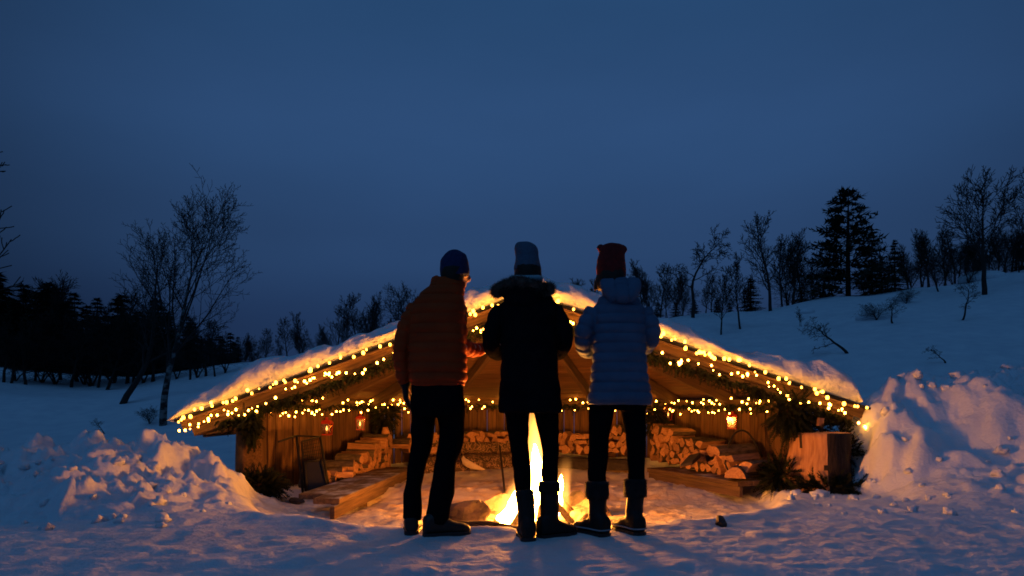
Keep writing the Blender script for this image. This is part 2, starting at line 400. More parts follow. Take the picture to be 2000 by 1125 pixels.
# ------------------------------------------------------------------ trees
def grow(tm, cm, rg, p, d, L_, r, lev, maxlev, nch, ang, ratio, wig, up, first, rmin, crook=0):
    n = 11 if lev == 0 else (6 if lev == 1 else 4)
    pts = [p.copy()]; rad = [r]; dirs = [d.copy()]
    for i in range(n):
        wv = wig * (1 + lev * .35) + (crook if lev == 0 else 0)
        d = (d + Vector((rg.gauss(0, wv), rg.gauss(0, wv), rg.gauss(0, wv * .6))) + Vector((0, 0, up * (1 if lev else .35)))).normalized()
        p = p + d * (L_ / n); pts.append(p.copy()); rad.append(max(r * (1 - .88 * ((i + 1) / n) ** .9), rmin)); dirs.append(d.copy())
    (tm if lev == 0 else cm).tube(pts, rad, 8 if lev == 0 else (4 if lev == 1 else 3), cap=(lev == 0))
    if lev >= maxlev: return
    m = nch[lev]; az = rg.uniform(0, 6.28)
    for j in range(m):
        t = first[lev] + (1 - first[lev]) * ((j + rg.random()) / m) ** (.9 if lev == 0 else 1)
        k = min(int(t * n), n - 1); f = t * n - k; q = pts[k].lerp(pts[k + 1], f); dd = dirs[k + 1]
        az += 2.4 + rg.uniform(-.5, .5)
        s = dd.cross(Vector((0.3, .2, 1)) if abs(dd.z) < .9 else Vector((1, 0, 0))).normalized(); s = Quaternion(dd, az) @ s
        a = R(ang[lev]) * rg.uniform(.7, 1.3); nd = (dd * math.cos(a) + s * math.sin(a)).normalized()
        ln = L_ * ratio[lev] * (1.15 - .75 * t if lev == 0 else 1.05 - .5 * t) * rg.uniform(.7, 1.25)
        rr = max((rad[k] * (1 - f) + rad[k + 1] * f) * (.52 if lev == 0 else .6), rmin)
        grow(tm, cm, rg, q, nd, ln, rr, lev + 1, maxlev, nch, ang, ratio, wig, up, first, rmin)
TREES = {}
def tree_variant(key, seed, r=.02, nch=(18, 9, 5, 3), ang=(42, 42, 45, 45), ratio=(.42, .5, .5, .5), wig=.07, up=.10, first=(.22, .15, .15, .1), maxlev=3, lean=(0, 0), rmin=.0024, crook=0.0, stems=1):
    rg = random.Random(seed); tm, cm = MB(), MB()
    for s in range(stems):
        d = Vector((lean[0] + (rg.gauss(0, .16) if stems > 1 else 0), lean[1] + (rg.gauss(0, .16) if stems > 1 else 0), 1)).normalized()
        grow(tm, cm, rg, Vector((rg.gauss(0, .012) if s else 0, rg.gauss(0, .012) if s else 0, -.03)), d, 1.0 * (1 if s == 0 else rg.uniform(.65, .95)), r, 0, maxlev, nch, ang, ratio, wig, up, first, rmin, crook)
    zt = max(v[2] for v in cm.v); k = 1 / zt
    for mb in (tm, cm): mb.v = [(x * k, y * k, z * k) for x, y, z in mb.v]
    a = tm.mesh('trunk'); b = cm.mesh('branches'); a.materials.append(M['treebark']); b.materials.append(M['treebark'])
    TREES[key] = (a, b)
tree_variant('upright', 11)
tree_variant('slender', 23, r=.015, nch=(22, 7, 5), ang=(36, 38, 42), ratio=(.30, .5, .5), wig=.06)
tree_variant('vase', 31, r=.018, nch=(15, 9, 5, 3), ang=(30, 36, 42), ratio=(.55, .5, .5), stems=2, up=.12)
tree_variant('crooked', 47, r=.022, nch=(13, 8, 6), ang=(55, 48, 50), ratio=(.36, .5, .5), wig=.13, crook=.06, up=.05, first=(.35, .15, .1))
tree_variant('broad', 53, r=.026, nch=(15, 10, 6, 4), ang=(46, 42, 44), ratio=(.60, .52, .5), wig=.08, up=.10, first=(.26, .2, .1))
tree_variant('bush', 67, r=.016, nch=(10, 7, 5), ang=(45, 45, 45), ratio=(.6, .55, .5), stems=4, up=.05, first=(.1, .1, .1), wig=.1)
tree_variant('thin', 71, r=.011, nch=(16, 6, 4), ang=(40, 40, 40), ratio=(.28, .5, .5), stems=2, wig=.07)
tree_variant('dwarf', 83, r=.030, nch=(10, 7, 5), ang=(60, 50, 50), ratio=(.5, .5, .5), wig=.16, crook=.14, up=.02, first=(.3, .2, .1), rmin=.003)

def conifer_mesh(seed, tiers=24, per=11, spread=.27, droop=.25, irr=.25, bare=.06, pine=False):
    rg = random.Random(seed); tm, cm = MB(), MB()
    tm.tube([(0, 0, -.03), (.004, .003, .5), (0, 0, .97)], [.020, .013, .002], 6)
    for i in range(tiers):
        t = bare + (1 - bare) * (i + rg.random() * .6) / tiers
        base = spread * (1 - t) ** (.85 if not pine else .6) + .012
        for j in range(per):
            a = rg.uniform(0, 6.28); L_ = base * rg.uniform(1 - irr * 2, 1 + irr); L_ = max(L_, .01)
            d = Vector((math.cos(a), math.sin(a), (-droop * (1 - t) + .25 * t) + rg.uniform(-.12, .12) if not pine else rg.uniform(-.15, .35)))
            s = Vector((-math.sin(a), math.cos(a), 0)); p0 = Vector((0, 0, t)); k = max(5, int(L_ / .013))
            tip = p0 + d * L_; cm.add([p0 - s * .003, p0 + s * .003, tip], [(0, 1, 2)])
            for m in range(k):
                u = (m + rg.random()) / k; b = p0 + d * L_ * u + Vector((0, 0, -.02 * u)) * (0 if pine else 1)
                wl = (.046 * (1 - .55 * u) + .010) * (1.25 if pine else 1)
                if pine and u < .35: continue
                for sg in (-1, 1):
                    e = b + (s * sg * rg.uniform(.5, 1) + d * .6 + Vector((0, 0, rg.uniform(-.7, .35 if not pine else .8)))).normalized() * wl * rg.uniform(.7, 1.3)
                    cm.add([b - d * .010, b + d * .011, e], [(0, 1, 2)])
    a = tm.mesh('trunk'); b = cm.mesh('crown', False); a.materials.append(M['treebark']); b.materials.append(M['conifer']); return a, b
TREES['spruce'] = conifer_mesh(5)
TREES['spruce_thin'] = conifer_mesh(8, 22, 9, .20, .3, .3)
TREES['spruce_old'] = conifer_mesh(15, 20, 10, .30, .2, .4, .1)
TREES['pine'] = conifer_mesh(21, 22, 13, .27, 0, .36, .08, True)
def hit(px, py, y0=9, y1=200):
    """depth at which the line of sight through a photo pixel meets the snow"""
    ys = np.geomspace(y0, y1, 700); xs_ = (px - 1000) * ys / F; z = CZ + (HY - py) * ys / F
    below = ground(xs_, ys, False) > z; k = int(np.argmax(below)) if below.any() else 300
    return float(ys[k])
def tree(key, px, topy, label, basey=None, Y=None, group=None, rot=None, lean=0.0, wide=1.0, mats=None, name=None, cat='tree'):
    if Y is None: Y = hit(px, basey)
    con = key.startswith('spruce') or key == 'pine'
    x = (px - 1000) * Y / F; z = gz(x, Y); H = max(.3, CZ + (HY - topy) * Y / F - z)
    if con: z -= .09 * H; H *= 1.09
    nm = name or {'bush': 'bare_shrub', 'dwarf': 'bent_tree'}.get(key, ('pine_tree' if key == 'pine' else 'spruce_tree') if con else 'bare_tree')
    o = empty(nm, (x, Y, z), label, cat, group)
    rot = random.uniform(0, 6.28) if rot is None else rot
    Mx = Matrix.Translation((x, Y, z)) @ Matrix.Shear('XY', 4, (lean, 0)) if False else Matrix.Translation((x, Y, z)) @ Matrix.Rotation(lean, 4, 'Y')
    Mx = Mx @ Matrix.Rotation(rot, 4, 'Z') @ Matrix.Diagonal((H * wide, H * wide, H, 1))
    a, b = TREES[key]
    t_ = link('trunk', a, (), o, Mx); c_ = link('crown' if con else 'branches', b, (), o, Mx)
    if mats:
        t_.material_slots[0].link = 'OBJECT'; t_.material_slots[0].material = mats
    return o

# the big birch and its leaning neighbour
tree_variant('hero', 92, r=.020, nch=(13, 10, 7, 4), ang=(32, 36, 42, 44), ratio=(.74, .52, .46, .42), wig=.05, up=.085, first=(.24, .22, .15, .1), maxlev=4, rmin=.0009, crook=.03, lean=(.06, 0))
tree_variant('hero_lean', 97, r=.022, nch=(14, 9, 6, 4), ang=(40, 40, 44, 46), ratio=(.48, .50, .48, .45), wig=.07, up=.10, first=(.25, .12, .1, .1), maxlev=3, rmin=.0011, crook=.04, lean=(.12, 0))
tree('hero', 318, 345, 'tall bare birch with white trunk standing behind the long end of the eave', basey=832, rot=R(200), wide=1.02, mats=M['birch'], name='birch_tree')
tree('hero_lean', 237, 425, 'bare birch leaning over just behind the tall white-trunked birch', basey=790, rot=R(10), lean=R(9), name='birch_tree')
tree('bush', 292, 790, 'small leafy-looking low shrub on the snow at the foot of the tall birch', basey=828, wide=1.5)
tree('dwarf', 205, 818, 'tiny dead twig poking out of the snow beyond the ploughed bank', Y=12.5, wide=1.2, name='snow_twig', cat='twig')
tree('broad', -205, 225, 'big bare tree reaching in from the edge of the picture above the dark forest', Y=17, rot=R(200))
tree('broad', 95, 520, 'bare tree rising above the dark conifer forest', Y=27)
for i, (px, by_, ty, ky, ln, lb) in enumerate((
        (8, 748, 600, 'crooked', 8, 'crooked bare tree at the end of the snowfield before the dark forest'),
        (68, 745, 610, 'broad', -4, 'bushy bare tree in front of the dark forest near the crooked one'),
        (140, 757, 600, 'crooked', 14, 'bent bare tree with a curved stem in front of the dark forest'),
        (192, 760, 585, 'vase', 5, 'two-stemmed bare tree close to the leaning birch'),
        (208, 764, 590, 'broad', 12, 'bare tree slanting behind the leaning birch'),
        (262, 748, 560, 'upright', 3, 'bare tree between the two big birches'),
        (372, 742, 610, 'vase', 6, 'bare bushy tree just beyond the tall birch on the shelter side'),
        (420, 735, 640, 'broad', 0, 'low spreading bare tree beyond the tall birch'),
        (108, 752, 640, 'bush', 0, 'dense bare shrub in front of the dark forest'),
        (30, 745, 650, 'bush', 0, 'dense bare shrub below the trees at the forest edge'),
        (165, 752, 640, 'bush', 0, 'dense bare shrub beside the bent tree'),
        (345, 742, 660, 'bush', 0, 'dense bare shrub behind the tall birch trunk'))):
    tree(ky, px, ty, lb, basey=by_, lean=R(ln), wide=1.2 if ky == 'bush' else 1)
for i, (px, by_, ty, ky) in enumerate(((-10, 742, 590, 'vase'), (22, 750, 640, 'broad'), (50, 752, 620, 'upright'), (82, 748, 655, 'bush'), (120, 745, 615, 'vase'), (152, 748, 600, 'broad'), (178, 755, 630, 'bush'), (222, 752, 625, 'bush'), (248, 750, 600, 'broad'), (280, 748, 640, 'bush'), (300, 745, 600, 'vase'), (385, 738, 650, 'bush'), (402, 735, 620, 'upright'), (440, 728, 655, 'bush'))):
    tree(ky, px, ty, ORD[i] + ' dark bare tree from the picture edge in the undergrowth before the conifer forest', basey=by_, wide=1.35, group='undergrowth before the forest')
# thicket beyond the shelter roof, between the birch and the man
mid = [(455, 668, 'bush'), (478, 650, 'vase'), (500, 648, 'bush'), (517, 640, 'upright'), (545, 650, 'thin'), (562, 618, 'upright'), (588, 632, 'vase'), (597, 608, 'slender'), (622, 648, 'bush'), (640, 632, 'vase'), (657, 594, 'upright'), (678, 612, 'slender'), (697, 572, 'upright'), (716, 566, 'vase'), (733, 612, 'bush'), (748, 600, 'thin'), (770, 585, 'thin')]
for i, (px, ty, ky) in enumerate(mid):
    tree(ky, px, ty, ORD[i] + ' small bare tree from the tall birch in the thicket above the shelter roof', Y=27 + (i * 7 % 5) * 1.3, group='bare trees of the thicket behind the man')
tree('spruce_old', 790, 608, 'small dark spruce showing just behind the rust jacket', Y=29, wide=1.3)
tree('broad', 800, 545, 'bare tree with a gnarled top behind the man\'s shoulder', Y=30)
tree('vase', 925, 572, 'faint bare tree between the man and the woman in the black parka', Y=34)
for i, (px, ty) in enumerate(((1105, 540), (1122, 552), (1140, 545))): tree('slender', px, ty, ORD[i] + ' faint bare tree from the black parka, seen between the two women', Y=36, group='faint trees between the two women')
# hillside on the other side
rt = [(1238, 520, 'upright', 26), (1256, 508, 'slender', 27), (1272, 525, 'vase', 25), (1288, 515, 'upright', 27), (1303, 530, 'thin', 25), (1318, 522, 'vase', 26), (1333, 545, 'bush', 25), (1378, 540, 'thin', 25), (1392, 530, 'upright', 27), (1420, 545, 'thin', 26), (1455, 520, 'thin', 27)]
for i, (px, ty, ky, Yd) in enumerate(rt): tree(ky, px, ty, ORD[i] + ' bare birch from the woman in blue in the thicket behind her', Y=Yd, group='bare trees of the thicket behind the woman in blue')
tree('crooked', 1353, 443, 'gnarled dark tree with a forked crooked top near the woman in blue', Y=22.5, rot=R(140), wide=1.1)
tree('slender', 1408, 520, 'thin bare birch standing out on the snow beside the gnarled tree', basey=650, Y=19, rot=1, lean=R(-5))
tree('slender', 1446, 488, 'thin curved birch standing out on the snow before the little spruce', Y=19.5, rot=2.2, lean=R(-5))
tree('spruce', 1466, 543, 'little dark cone-shaped spruce on the ridge among bare birches', Y=27, wide=1.5)
for i, (px, ty, ky, Yd) in enumerate(((1285, 590, 'spruce', 31), (1320, 590, 'spruce_old', 30), (1355, 585, 'spruce', 29), (1400, 585, 'spruce', 30), (1425, 590, 'spruce_thin', 31))):
    tree(ky, px, ty, ORD[i] + ' low dark spruce from the woman in blue, hidden among bare birches', Y=Yd, wide=1.4, group='low spruces among the birches')
tree('upright', 1505, 412, 'tall bare birch with feathery branches midway between the gnarled tree and the big pine', Y=24, rot=.6)
for i, (px, ty, ky, Yd) in enumerate(sorted(((1528, 452, 'slender', 26), (1548, 440, 'vase', 25), (1568, 462, 'upright', 27), (1588, 470, 'thin', 26), (1605, 455, 'slender', 25), (1540, 500, 'bush', 27), (1580, 520, 'bush', 27), (1620, 500, 'thin', 26)), reverse=True)):
    tree(ky, px, ty, ORD[i] + ' bare birch from the big pine in the cluster towards the gnarled tree', Y=Yd, group='bare birches beside the big pine')
tree('spruce_old', 1565, 560, 'low dark spruce at the foot of the birches beside the big pine', Y=29, wide=1.5)
tree('pine', 1657, 368, 'tall dark pine with layered uneven branches on the ridge', Y=24.5, rot=R(70), wide=1.28)
tree('spruce_old', 1702, 455, 'dark spruce half hidden behind the tall layered pine', Y=26, wide=.8)
tree('spruce_old', 1748, 468, 'broad dark spruce beside the tall layered pine', Y=25.5, wide=1.05)
tree('spruce_thin', 1722, 500, 'small spruce squeezed between the tall pine and the broad spruce', Y=27, wide=1.3)
tree('slender', 1832, 452, 'bare birch leaning across in front of the broad spruce', Y=22.5, lean=R(-28), rot=.4)
for i, (px, ty, ky, Yd) in enumerate(sorted(((1735, 450, 'thin', 28), (1775, 470, 'vase', 28), (1800, 455, 'upright', 26), (1815, 440, 'vase', 25), (1848, 430, 'slender', 26), (1866, 445, 'upright', 27), (1885, 455, 'vase', 27), (1905, 440, 'slender', 28), (1950, 430, 'vase', 26), (1935, 460, 'upright', 28), (1975, 420, 'upright', 27), (1990, 450, 'vase', 25), (1900, 500, 'bush', 26), (1860, 500, 'bush', 26), (1965, 490, 'bush', 26), (1830, 500, 'bush', 27)))):
    tree(ky, px, ty, ORD[i] + ' bare tree from the big pine in the dense grove on the hill', Y=Yd, group='bare trees of the grove on the hill')
tree('broad', 1922, 328, 'large spreading bare tree dominating the grove on the hill', Y=20.5, rot=R(60), lean=R(-8))
tree('broad', 2020, 300, 'large bare tree cut by the edge of the picture on top of the hill', Y=21.5, rot=R(100))
tree('spruce_old', 1985, 470, 'dark spruce in the grove at the edge of the picture', Y=27, wide=1.2)
tree('spruce', 2015, 440, 'second dark spruce at the very edge of the picture', Y=28, wide=1.2)
for i, (px, ty, ky, Yd) in enumerate(((1690, 520, 'bush', 25.5), (1780, 505, 'bush', 26), (1800, 500, 'broad', 27.5), (1843, 480, 'broad', 28), (1872, 470, 'broad', 27.5), (1892, 490, 'bush', 25), (1915, 470, 'vase', 28.5), (1945, 485, 'bush', 25.5), (1958, 450, 'broad', 28), (1992, 440, 'broad', 27), (2010, 480, 'bush', 25))):
    tree(ky, px, ty, ORD[i] + ' dark low tree from the big pine in the hill grove undergrowth', Y=Yd, wide=1.3, group='undergrowth of the hill grove')
# bent little trees on the open slope
tree('dwarf', 1655, 602, 'small twisted bare tree leaning over on the open snow slope below the pine', basey=690, rot=R(30), lean=R(-14), wide=1.15)
tree('dwarf', 1878, 545, 'small twisted bare tree alone on the upper snow slope below the large tree', basey=627, rot=R(120), lean=R(14), wide=.8)
tree('thin', 1563, 598, 'very thin bare sapling on the slope between gnarled tree and pine', basey=638, rot=2, wide=1.3)
tree('dwarf', 1742, 588, 'bush bowed down to the snow below the pine, carrying a cap of snow', basey=632, rot=R(200), lean=R(-50), wide=1.5)
tree('bush', 1712, 585, 'tangled low bush at the edge of the ridge below the pine', basey=625, wide=1.9)
tree('bush', 1770, 560, 'low tangled bush at the ridge edge below the broad spruce', Y=21, wide=1.6)
tree('dwarf', 1846, 694, 'dead branch sticking out of a hollow in the snow above the ploughed bank', basey=712, rot=1, wide=1.6, name='dead_branch', cat='branch')
def snow_cap(px, py, Yd, rx, ry, rz, lb):
    p = W(px, py, Yd); mb = MB(); mb.ellipsoid((0, 0, 0), rx, ry, rz, 18, 10)
    mb.v = [tuple(Vector(v) * (1 + .18 * mnoise.noise(Vector(v) * 2.5 + p))) for v in mb.v]
    o = link('snow_cap', mb.mesh('snow_cap'), M['roofsnow'], None, Matrix.Translation((p.x, p.y, p.z)), kind='stuff'); o['label'] = lb
for px, by_, ry in ((1712, 621, .5), (1918, 545, .8), (1765, 585, .4), (1570, 610, .35)):
    Yd = hit(px, by_); snow_cap(px, by_, Yd, ry, ry * .8, ry * .38, 'cap of snow on the slope')

# the dark conifer forest behind the snowfield: each tree its own thing
forest = []
rg = random.Random(99)
for i in range(84):
    px = rg.uniform(-160, 470) if i > 30 else -150 + i * 20
    row = rg.choice((0, 1, 2)); Yd = (27.5, 32, 38)[row] + rg.uniform(-1.5, 1.5)
    top = np.interp(px, [-160, 0, 60, 130, 200, 260, 330, 400, 440, 480], [540, 562, 575, 585, 592, 600, 615, 640, 660, 685]) + rg.choice((rg.uniform(-30, 10), rg.uniform(0, 45))) + (0, 0, -4)[row]
    forest.append((px, top, Yd))
for px, top, Yd in forest:
    tree(rg.choice(('spruce', 'spruce_old', 'spruce_thin', 'spruce_old')), px, top, 'dark conifer in the forest behind the snowfield and the tall birch', Y=Yd, wide=rg.uniform(1.15, 1.6), group='conifers of the dark forest')
# ------------------------------------------------------------------ shelter (half an octagon, open to the front)
GC = Vector((.15, 7.3, 0)); APEX = 1.955
def gpt(ang, rho, z=None, c=GC):
    a = R(ang); p = Vector((c.x + rho * math.cos(a), c.y + rho * math.sin(a), 0))
    p.z = zroof(p.x, p.y) if z is None else z
    return p
def octd(x, y):
    dx = np.asarray(x, float) - GC.x; dy = np.asarray(y, float) - GC.y
    return np.maximum.reduce([dx * math.cos(R(a)) + dy * math.sin(R(a)) for a in (22.5, 67.5, 112.5, 157.5)]) / math.cos(R(22.5))
def zroof(x, y):
    dx = np.asarray(x, float) - GC.x; dy = np.asarray(y, float) - GC.y
    c = dx / np.maximum(np.hypot(dx, dy), 1e-6)
    r = APEX - (.348 - .014 * c) * octd(x, y)
    return float(r) if np.ndim(r) == 0 else r

_boards = {}
def board_mesh(Lx, Wy, Tz, bev=.004):
    k = (round(Lx, 3), round(Wy, 3), round(Tz, 3), bev)
    if k in _boards: return _boards[k]
    mb = MB(); h = [Lx / 2, Wy / 2, Tz / 2]
    # a box with its long edges bevelled
    y, z, b = h[1], h[2], bev
    prof = [(-y + b, -z), (y - b, -z), (y, -z + b), (y, z - b), (y - b, z), (-y + b, z), (-y, z - b), (-y, -z + b)]
    mb.rings([[Vector((sx * h[0], p[0], p[1])) for p in prof] for sx in (-1, 1)])
    _boards[k] = mb.mesh('board', False); return _boards[k]
def frame(o, xdir, zdir):
    x = Vector(xdir).normalized(); z = Vector(zdir); z = (z - x * z.dot(x)).normalized(); y = z.cross(x)
    m = Matrix((x, y, z)).transposed().to_4x4(); m.translation = Vector(o); return m
def beam(name, a, b, Wy, Tz, m, parent, up=Z3, **k):
    a = Vector(a); b = Vector(b); d = b - a
    return link(name, board_mesh(d.length, Wy, Tz, **k), m, parent, frame((a + b) / 2, d, up), smooth=False)

sh = empty('wooden_shelter', (.15, 7.5, -.1), 'low half-round wooden fire shelter with open front and fairy lights along its roof', 'shelter')
WC = Vector((.15, 7.5, 0)); WR = 2.95
corners = [180, 135, 90, 45, 0]
wp = [Vector((WC.x + WR * math.cos(R(a)), WC.y + WR * math.sin(R(a)), 0)) for a in corners]
wp[-1] = Vector((3.02, 7.5, 0))
for k in range(4):
    a, b = wp[k], wp[k + 1]; d = (b - a); Ln = d.length; d.normalize(); out = Vector((d.y, -d.x, 0))
    if out.dot((a + b) / 2 - WC) < 0: out = -out
    t = .02; i = 0
    while t < Ln - .05:
        wd = random.choice((.118, .130, .146, .104))
        wd = min(wd, Ln - t - .01)
        if wd < .05: break
        top = .80 + random.uniform(-.008, .008)
        c = a + d * (t + wd / 2) + out * random.uniform(-.006, .008)
        p0 = Vector((c.x, c.y, -.25)); p1 = Vector((c.x, c.y, top))
        if abs(wd - .118) > .001 and abs(wd - .13) > .001 and abs(wd - .146) > .001: wd = round(wd, 2)
        beam('wall_plank', p0, p1 if True else p1, wd, .026, M['plank'], sh, up=out)
        t += wd + random.choice((.006, .009, .012)); i += 1
    # top plate, inside, carrying the rafters
    ins = -out * .045
    e = .02
    beam('wall_plate', a + d * e + ins + Z3 * .80, b - d * e + ins + Z3 * .80, .06, .14, M['beam'], sh)
# corner posts
for a, q in ((135, 1), (90, 2), (45, 3)):
    c = wp[q] - (wp[q] - WC).normalized() * .055
    mb = MB(); mb.tube([(0, 0, -.25), (0, 0, .2), (0, 0, .86)], [.062, .06, .058], 10)
    link('corner_post', mb.mesh('corner_post'), M['postbark'], sh, Matrix.Translation(c))
# front posts: split trunks, bark outside, wood on the face towards the fire
def front_post(c, r, h, yaw):
    mb = MB(); rings = []; n = 18
    for i in range(9):
        z = -.3 + (h + .3) * i / 8; ring = []
        for k in range(n):
            a = 2 * math.pi * k / n; rr = r * (1.18 - .2 * i / 8) * (1 + .07 * math.sin(3 * a + z * 2) + .05 * mnoise.noise(Vector((math.cos(a) * 2, math.sin(a) * 2, z * 3))))
            p = Vector((rr * math.cos(a), rr * math.sin(a), z))
            p.x = min(p.x, r * .62)
            ring.append(p)
        rings.append(ring)
    mb.rings(rings)
    me = mb.mesh('front_post'); me.materials.append(M['postbark']); me.materials.append(M['plank'])
    for p in me.polygons:
        if p.center.x > r * .55 and abs(p.normal.x) > .7: p.material_index = 1; p.use_smooth = False
    return link('front_post', me, (), sh, Matrix.Translation(c) @ Matrix.Rotation(yaw, 4, 'Z'))
front_post(Vector((-2.83, 7.36, 0)), .125, .83, R(-38))
front_post(Vector((3.07, 7.42, 0)), .10, .83, R(215))
# rafters and roof planks
for k, ang in enumerate(range(0, 181, 1)):
    if ang % 45 != 0 and (ang * 2) % 45 != 0: continue
for ang in [0, 22.5, 45, 67.5, 90, 112.5, 135, 157.5, 180]:
    rho = 3.5 if ang in (0, 180) else 3.32
    if ang % 45: rho *= math.cos(R(22.5))
    c = GC + Vector((0, .10, 0)) if ang in (0, 180) else GC
    a = gpt(ang, .16); b = gpt(ang, rho)
    if ang in (0, 180): a.y += .09; b.y += .09
    off = Vector((0, 0, -.095))
    beam('rafter', a + off, b + off, .085 if ang % 45 == 0 else .07, .12, M['beam'], sh)
mbx = MB(); mbx.tube([(0, 0, -.16), (0, 0, .02)], [.10, .12], 12)
link('apex_block', mbx.mesh('apex_block', False), M['beam'], sh, Matrix.Translation((GC.x, GC.y + .12, APEX - .10)))
for f in range(4):
    a1, a2 = 45 * f, 45 * f + 45
    rho = .12; i = 0
    while rho < 3.40:
        wd = .150; r2 = rho + wd - .005
        q = [gpt(a1, rho), gpt(a2, rho), gpt(a2, r2), gpt(a1, r2)]
        # keep a joint at the hips
        mid1 = (q[0] + q[1]) / 2
        for j, (u, v) in enumerate(((0, 1), (3, 2))):
            e = (q[v] - q[u]).normalized() * .004; q[u] = q[u] + e; q[v] = q[v] - e
        n = (q[1] - q[0]).cross(q[3] - q[0]).normalized(); n = n if n.z > 0 else -n
        fr = frame(sum(q, Vector()) / 4, q[1] - q[0], n); inv = fr.inverted()
        jit = random.uniform(-.003, .003)
        bot = [inv @ (p - n * (.012 + jit)) for p in q]; topp = [inv @ (p + n * (.010 + jit)) for p in q]
        mb = MB(); mb.add(bot + topp, [(0, 1, 2, 3), (7, 6, 5, 4), (0, 4, 5, 1), (1, 5, 6, 2), (2, 6, 7, 3), (3, 7, 4, 0)])
        link('roof_plank', mb.mesh('roof_plank', False), M['deck'], sh, fr)
        rho += wd; i += 1
# front edge: barge boards, dark roofing edge, soffit board, gusset at each tip
EL = 3.66; ER = 3.58
def edge(s, side, dz=0.0, y=7.25):
    """point along the front roof edge; s=0 at the tip, 1 at the apex"""
    r = (EL if side < 0 else ER) * (1 - s); x = GC.x + side * r
    zz = APEX - (.348 - .014 * side) * r
    return Vector((x, y, zz + dz))
for side in (-1, 1):
    beam('barge_board', edge(.0, side, -.045, 7.262), edge(1.0, side, -.045, 7.262), .030, .11, M['fascia'], sh)
    beam('barge_board', edge(.03, side, -.150, 7.285), edge(1.0, side, -.150, 7.285), .028, .10, M['beam'], sh)
    beam('roof_edge_strip', edge(-.015, side, .024, 7.245), edge(1.0, side, .024, 7.245), .09, .024, M['edge'], sh)
    beam('soffit_board', edge(.02, side, -.012, 7.20), edge(.99, side, -.012, 7.20), .075, .018, M['fascia'], sh)
def gusset(pts, y0, y1):
    mb = MB(); n = len(pts)
    A = [Vector((p.x, y0, p.z)) for p in pts]; B = [Vector((p.x, y1, p.z)) for p in pts]
    mb.add(A + B, [tuple(range(n)), tuple(range(2 * n - 1, n - 1, -1))] + [(i, i + n, (i + 1) % n + n, (i + 1) % n) for i in range(n)])
    return link('gusset_board', mb.mesh('gusset_board', False), M['beam'], sh)
gusset([W(384, 851, 7.3), W(384, 830, 7.3), W(500, 792, 7.3), W(500, 836, 7.3)], 7.305, 7.345)
gusset([W(1662, 817, 7.3), W(1662, 797, 7.3), W(1540, 760, 7.3), W(1575, 803, 7.3)], 7.305, 7.345)
# back eave purlins seen past the posts
beam('eave_beam', edge(.05, -1, -.19, 7.38), gpt(135, 3.3) + Vector((0, 0, -.17)), .05, .10, M['beam'], sh)
beam('eave_beam', edge(.05, 1, -.19, 7.38), gpt(45, 3.3) + Vector((0, 0, -.17)), .05, .10, M['beam'], sh)

# ------------------------------------------------------------------ snow on the roof
def front_thick(x):
    xl = [-3.62, -3.45, -3.2, -2.9, -2.63, -2.2, -1.7, -1.2, -.7, -.3, .15, .6, 1.0, 1.5, 2.0, 2.4, 2.75, 2.95, 3.12, 3.28, 3.45, 3.6, 3.7]
    th = [.03, .13, .15, .22, .24, .18, .14, .16, .17, .18, .20, .19, .16, .17, .13, .13, .16, .19, .27, .31, .28, .22, .10]
    return np.interp(x, xl, th)
xs = np.arange(-3.62, 3.70, .024)
nv = 70
def back_y(x):
    # back edge of the roof at x
    lo = np.full_like(x, 7.25); hi = np.full_like(x, 12.0)
    for _ in range(30):
        m = (lo + hi) / 2; ins = octd(x, m) < 3.50; lo = np.where(ins, m, lo); hi = np.where(ins, hi, m)
    return lo
by = np.maximum(back_y(xs), 7.32 + .25)
vv = np.concatenate([[0, 0, 0, 0, 0], np.linspace(0, 1, nv) ** 1.5])
rows = []
for j, v in enumerate(vv):
    y = 7.235 + (by - 7.235) * v
    zr = zroof(xs, np.minimum(y, 11)) + .038
    edge_x = sstep(-3.64, -3.50, xs) * (1 - sstep(3.62, 3.70, xs))
    T = 1.12 * front_thick(xs + .05 * pnoise(xs * 3, xs * 0 + 2, 4)) * (1 + .25 * pnoise(xs * 2.0, xs * 0, 6) + .08 * pnoise(xs * 5, xs * 0 + 5, 7)) * edge_x + .004
    d = y - 7.235
    if j < 5:
        h = [0, .22, .48, .74, .93][j]
        bul = [0.0, .05, .075, .055, .012][j] * (1 + 1.0 * pnoise(xs * 3.3, xs * 0 + h * 2, 12))
        yy = y - bul - .03 * pnoise(xs * 5.5, xs * 0 + h * 3.1, 14)
        zz = zr + T * h
    else:
        grow = .17 * sstep(.1, 1.1, d) * sstep(-3.3, -2.2, xs) * (1 - sstep(2.9, 3.5, xs))
        back = 1 - sstep(.80, 1.0, v) * .85
        chunk = .0
        yy = y + .015 * sstep(0, .1, d) - .03 * (1 - sstep(0, .12, d)) * pnoise(xs * 5.5, xs * 0 + 3.1, 14)
        zz = zr + ((T + grow) * back) + .035 * fbm(xs * 1.6, y * 1.6, 2, 18) + (1 - sstep(.1, .7, d)) * (.024 * fbm(xs * 3.2, y * 3.2, 2, 19) + .045 * (.35 - np.abs(pnoise(xs * 3.4 + .5 * y, y * 3.4, 22))) + .022 * (.3 - np.abs(pnoise(xs * 7, y * 8, 23)))) * edge_x
        # the broken slab at the far end slopes back quickly
        zz = zz - .10 * sstep(2.95, 3.1, xs) * sstep(.25, .9, d)
    rows.append(np.stack([xs, yy, zz], -1))
P = np.array(rows); nr, nc = P.shape[:2]; idx = np.arange(nr * nc).reshape(nr, nc)
q = np.stack([idx[:-1, :-1], idx[:-1, 1:], idx[1:, 1:], idx[1:, :-1]], -1).reshape(-1, 4)
me = bpy.data.meshes.new('roof_snow'); me.from_pydata(P.reshape(-1, 3).tolist(), [], q.tolist())
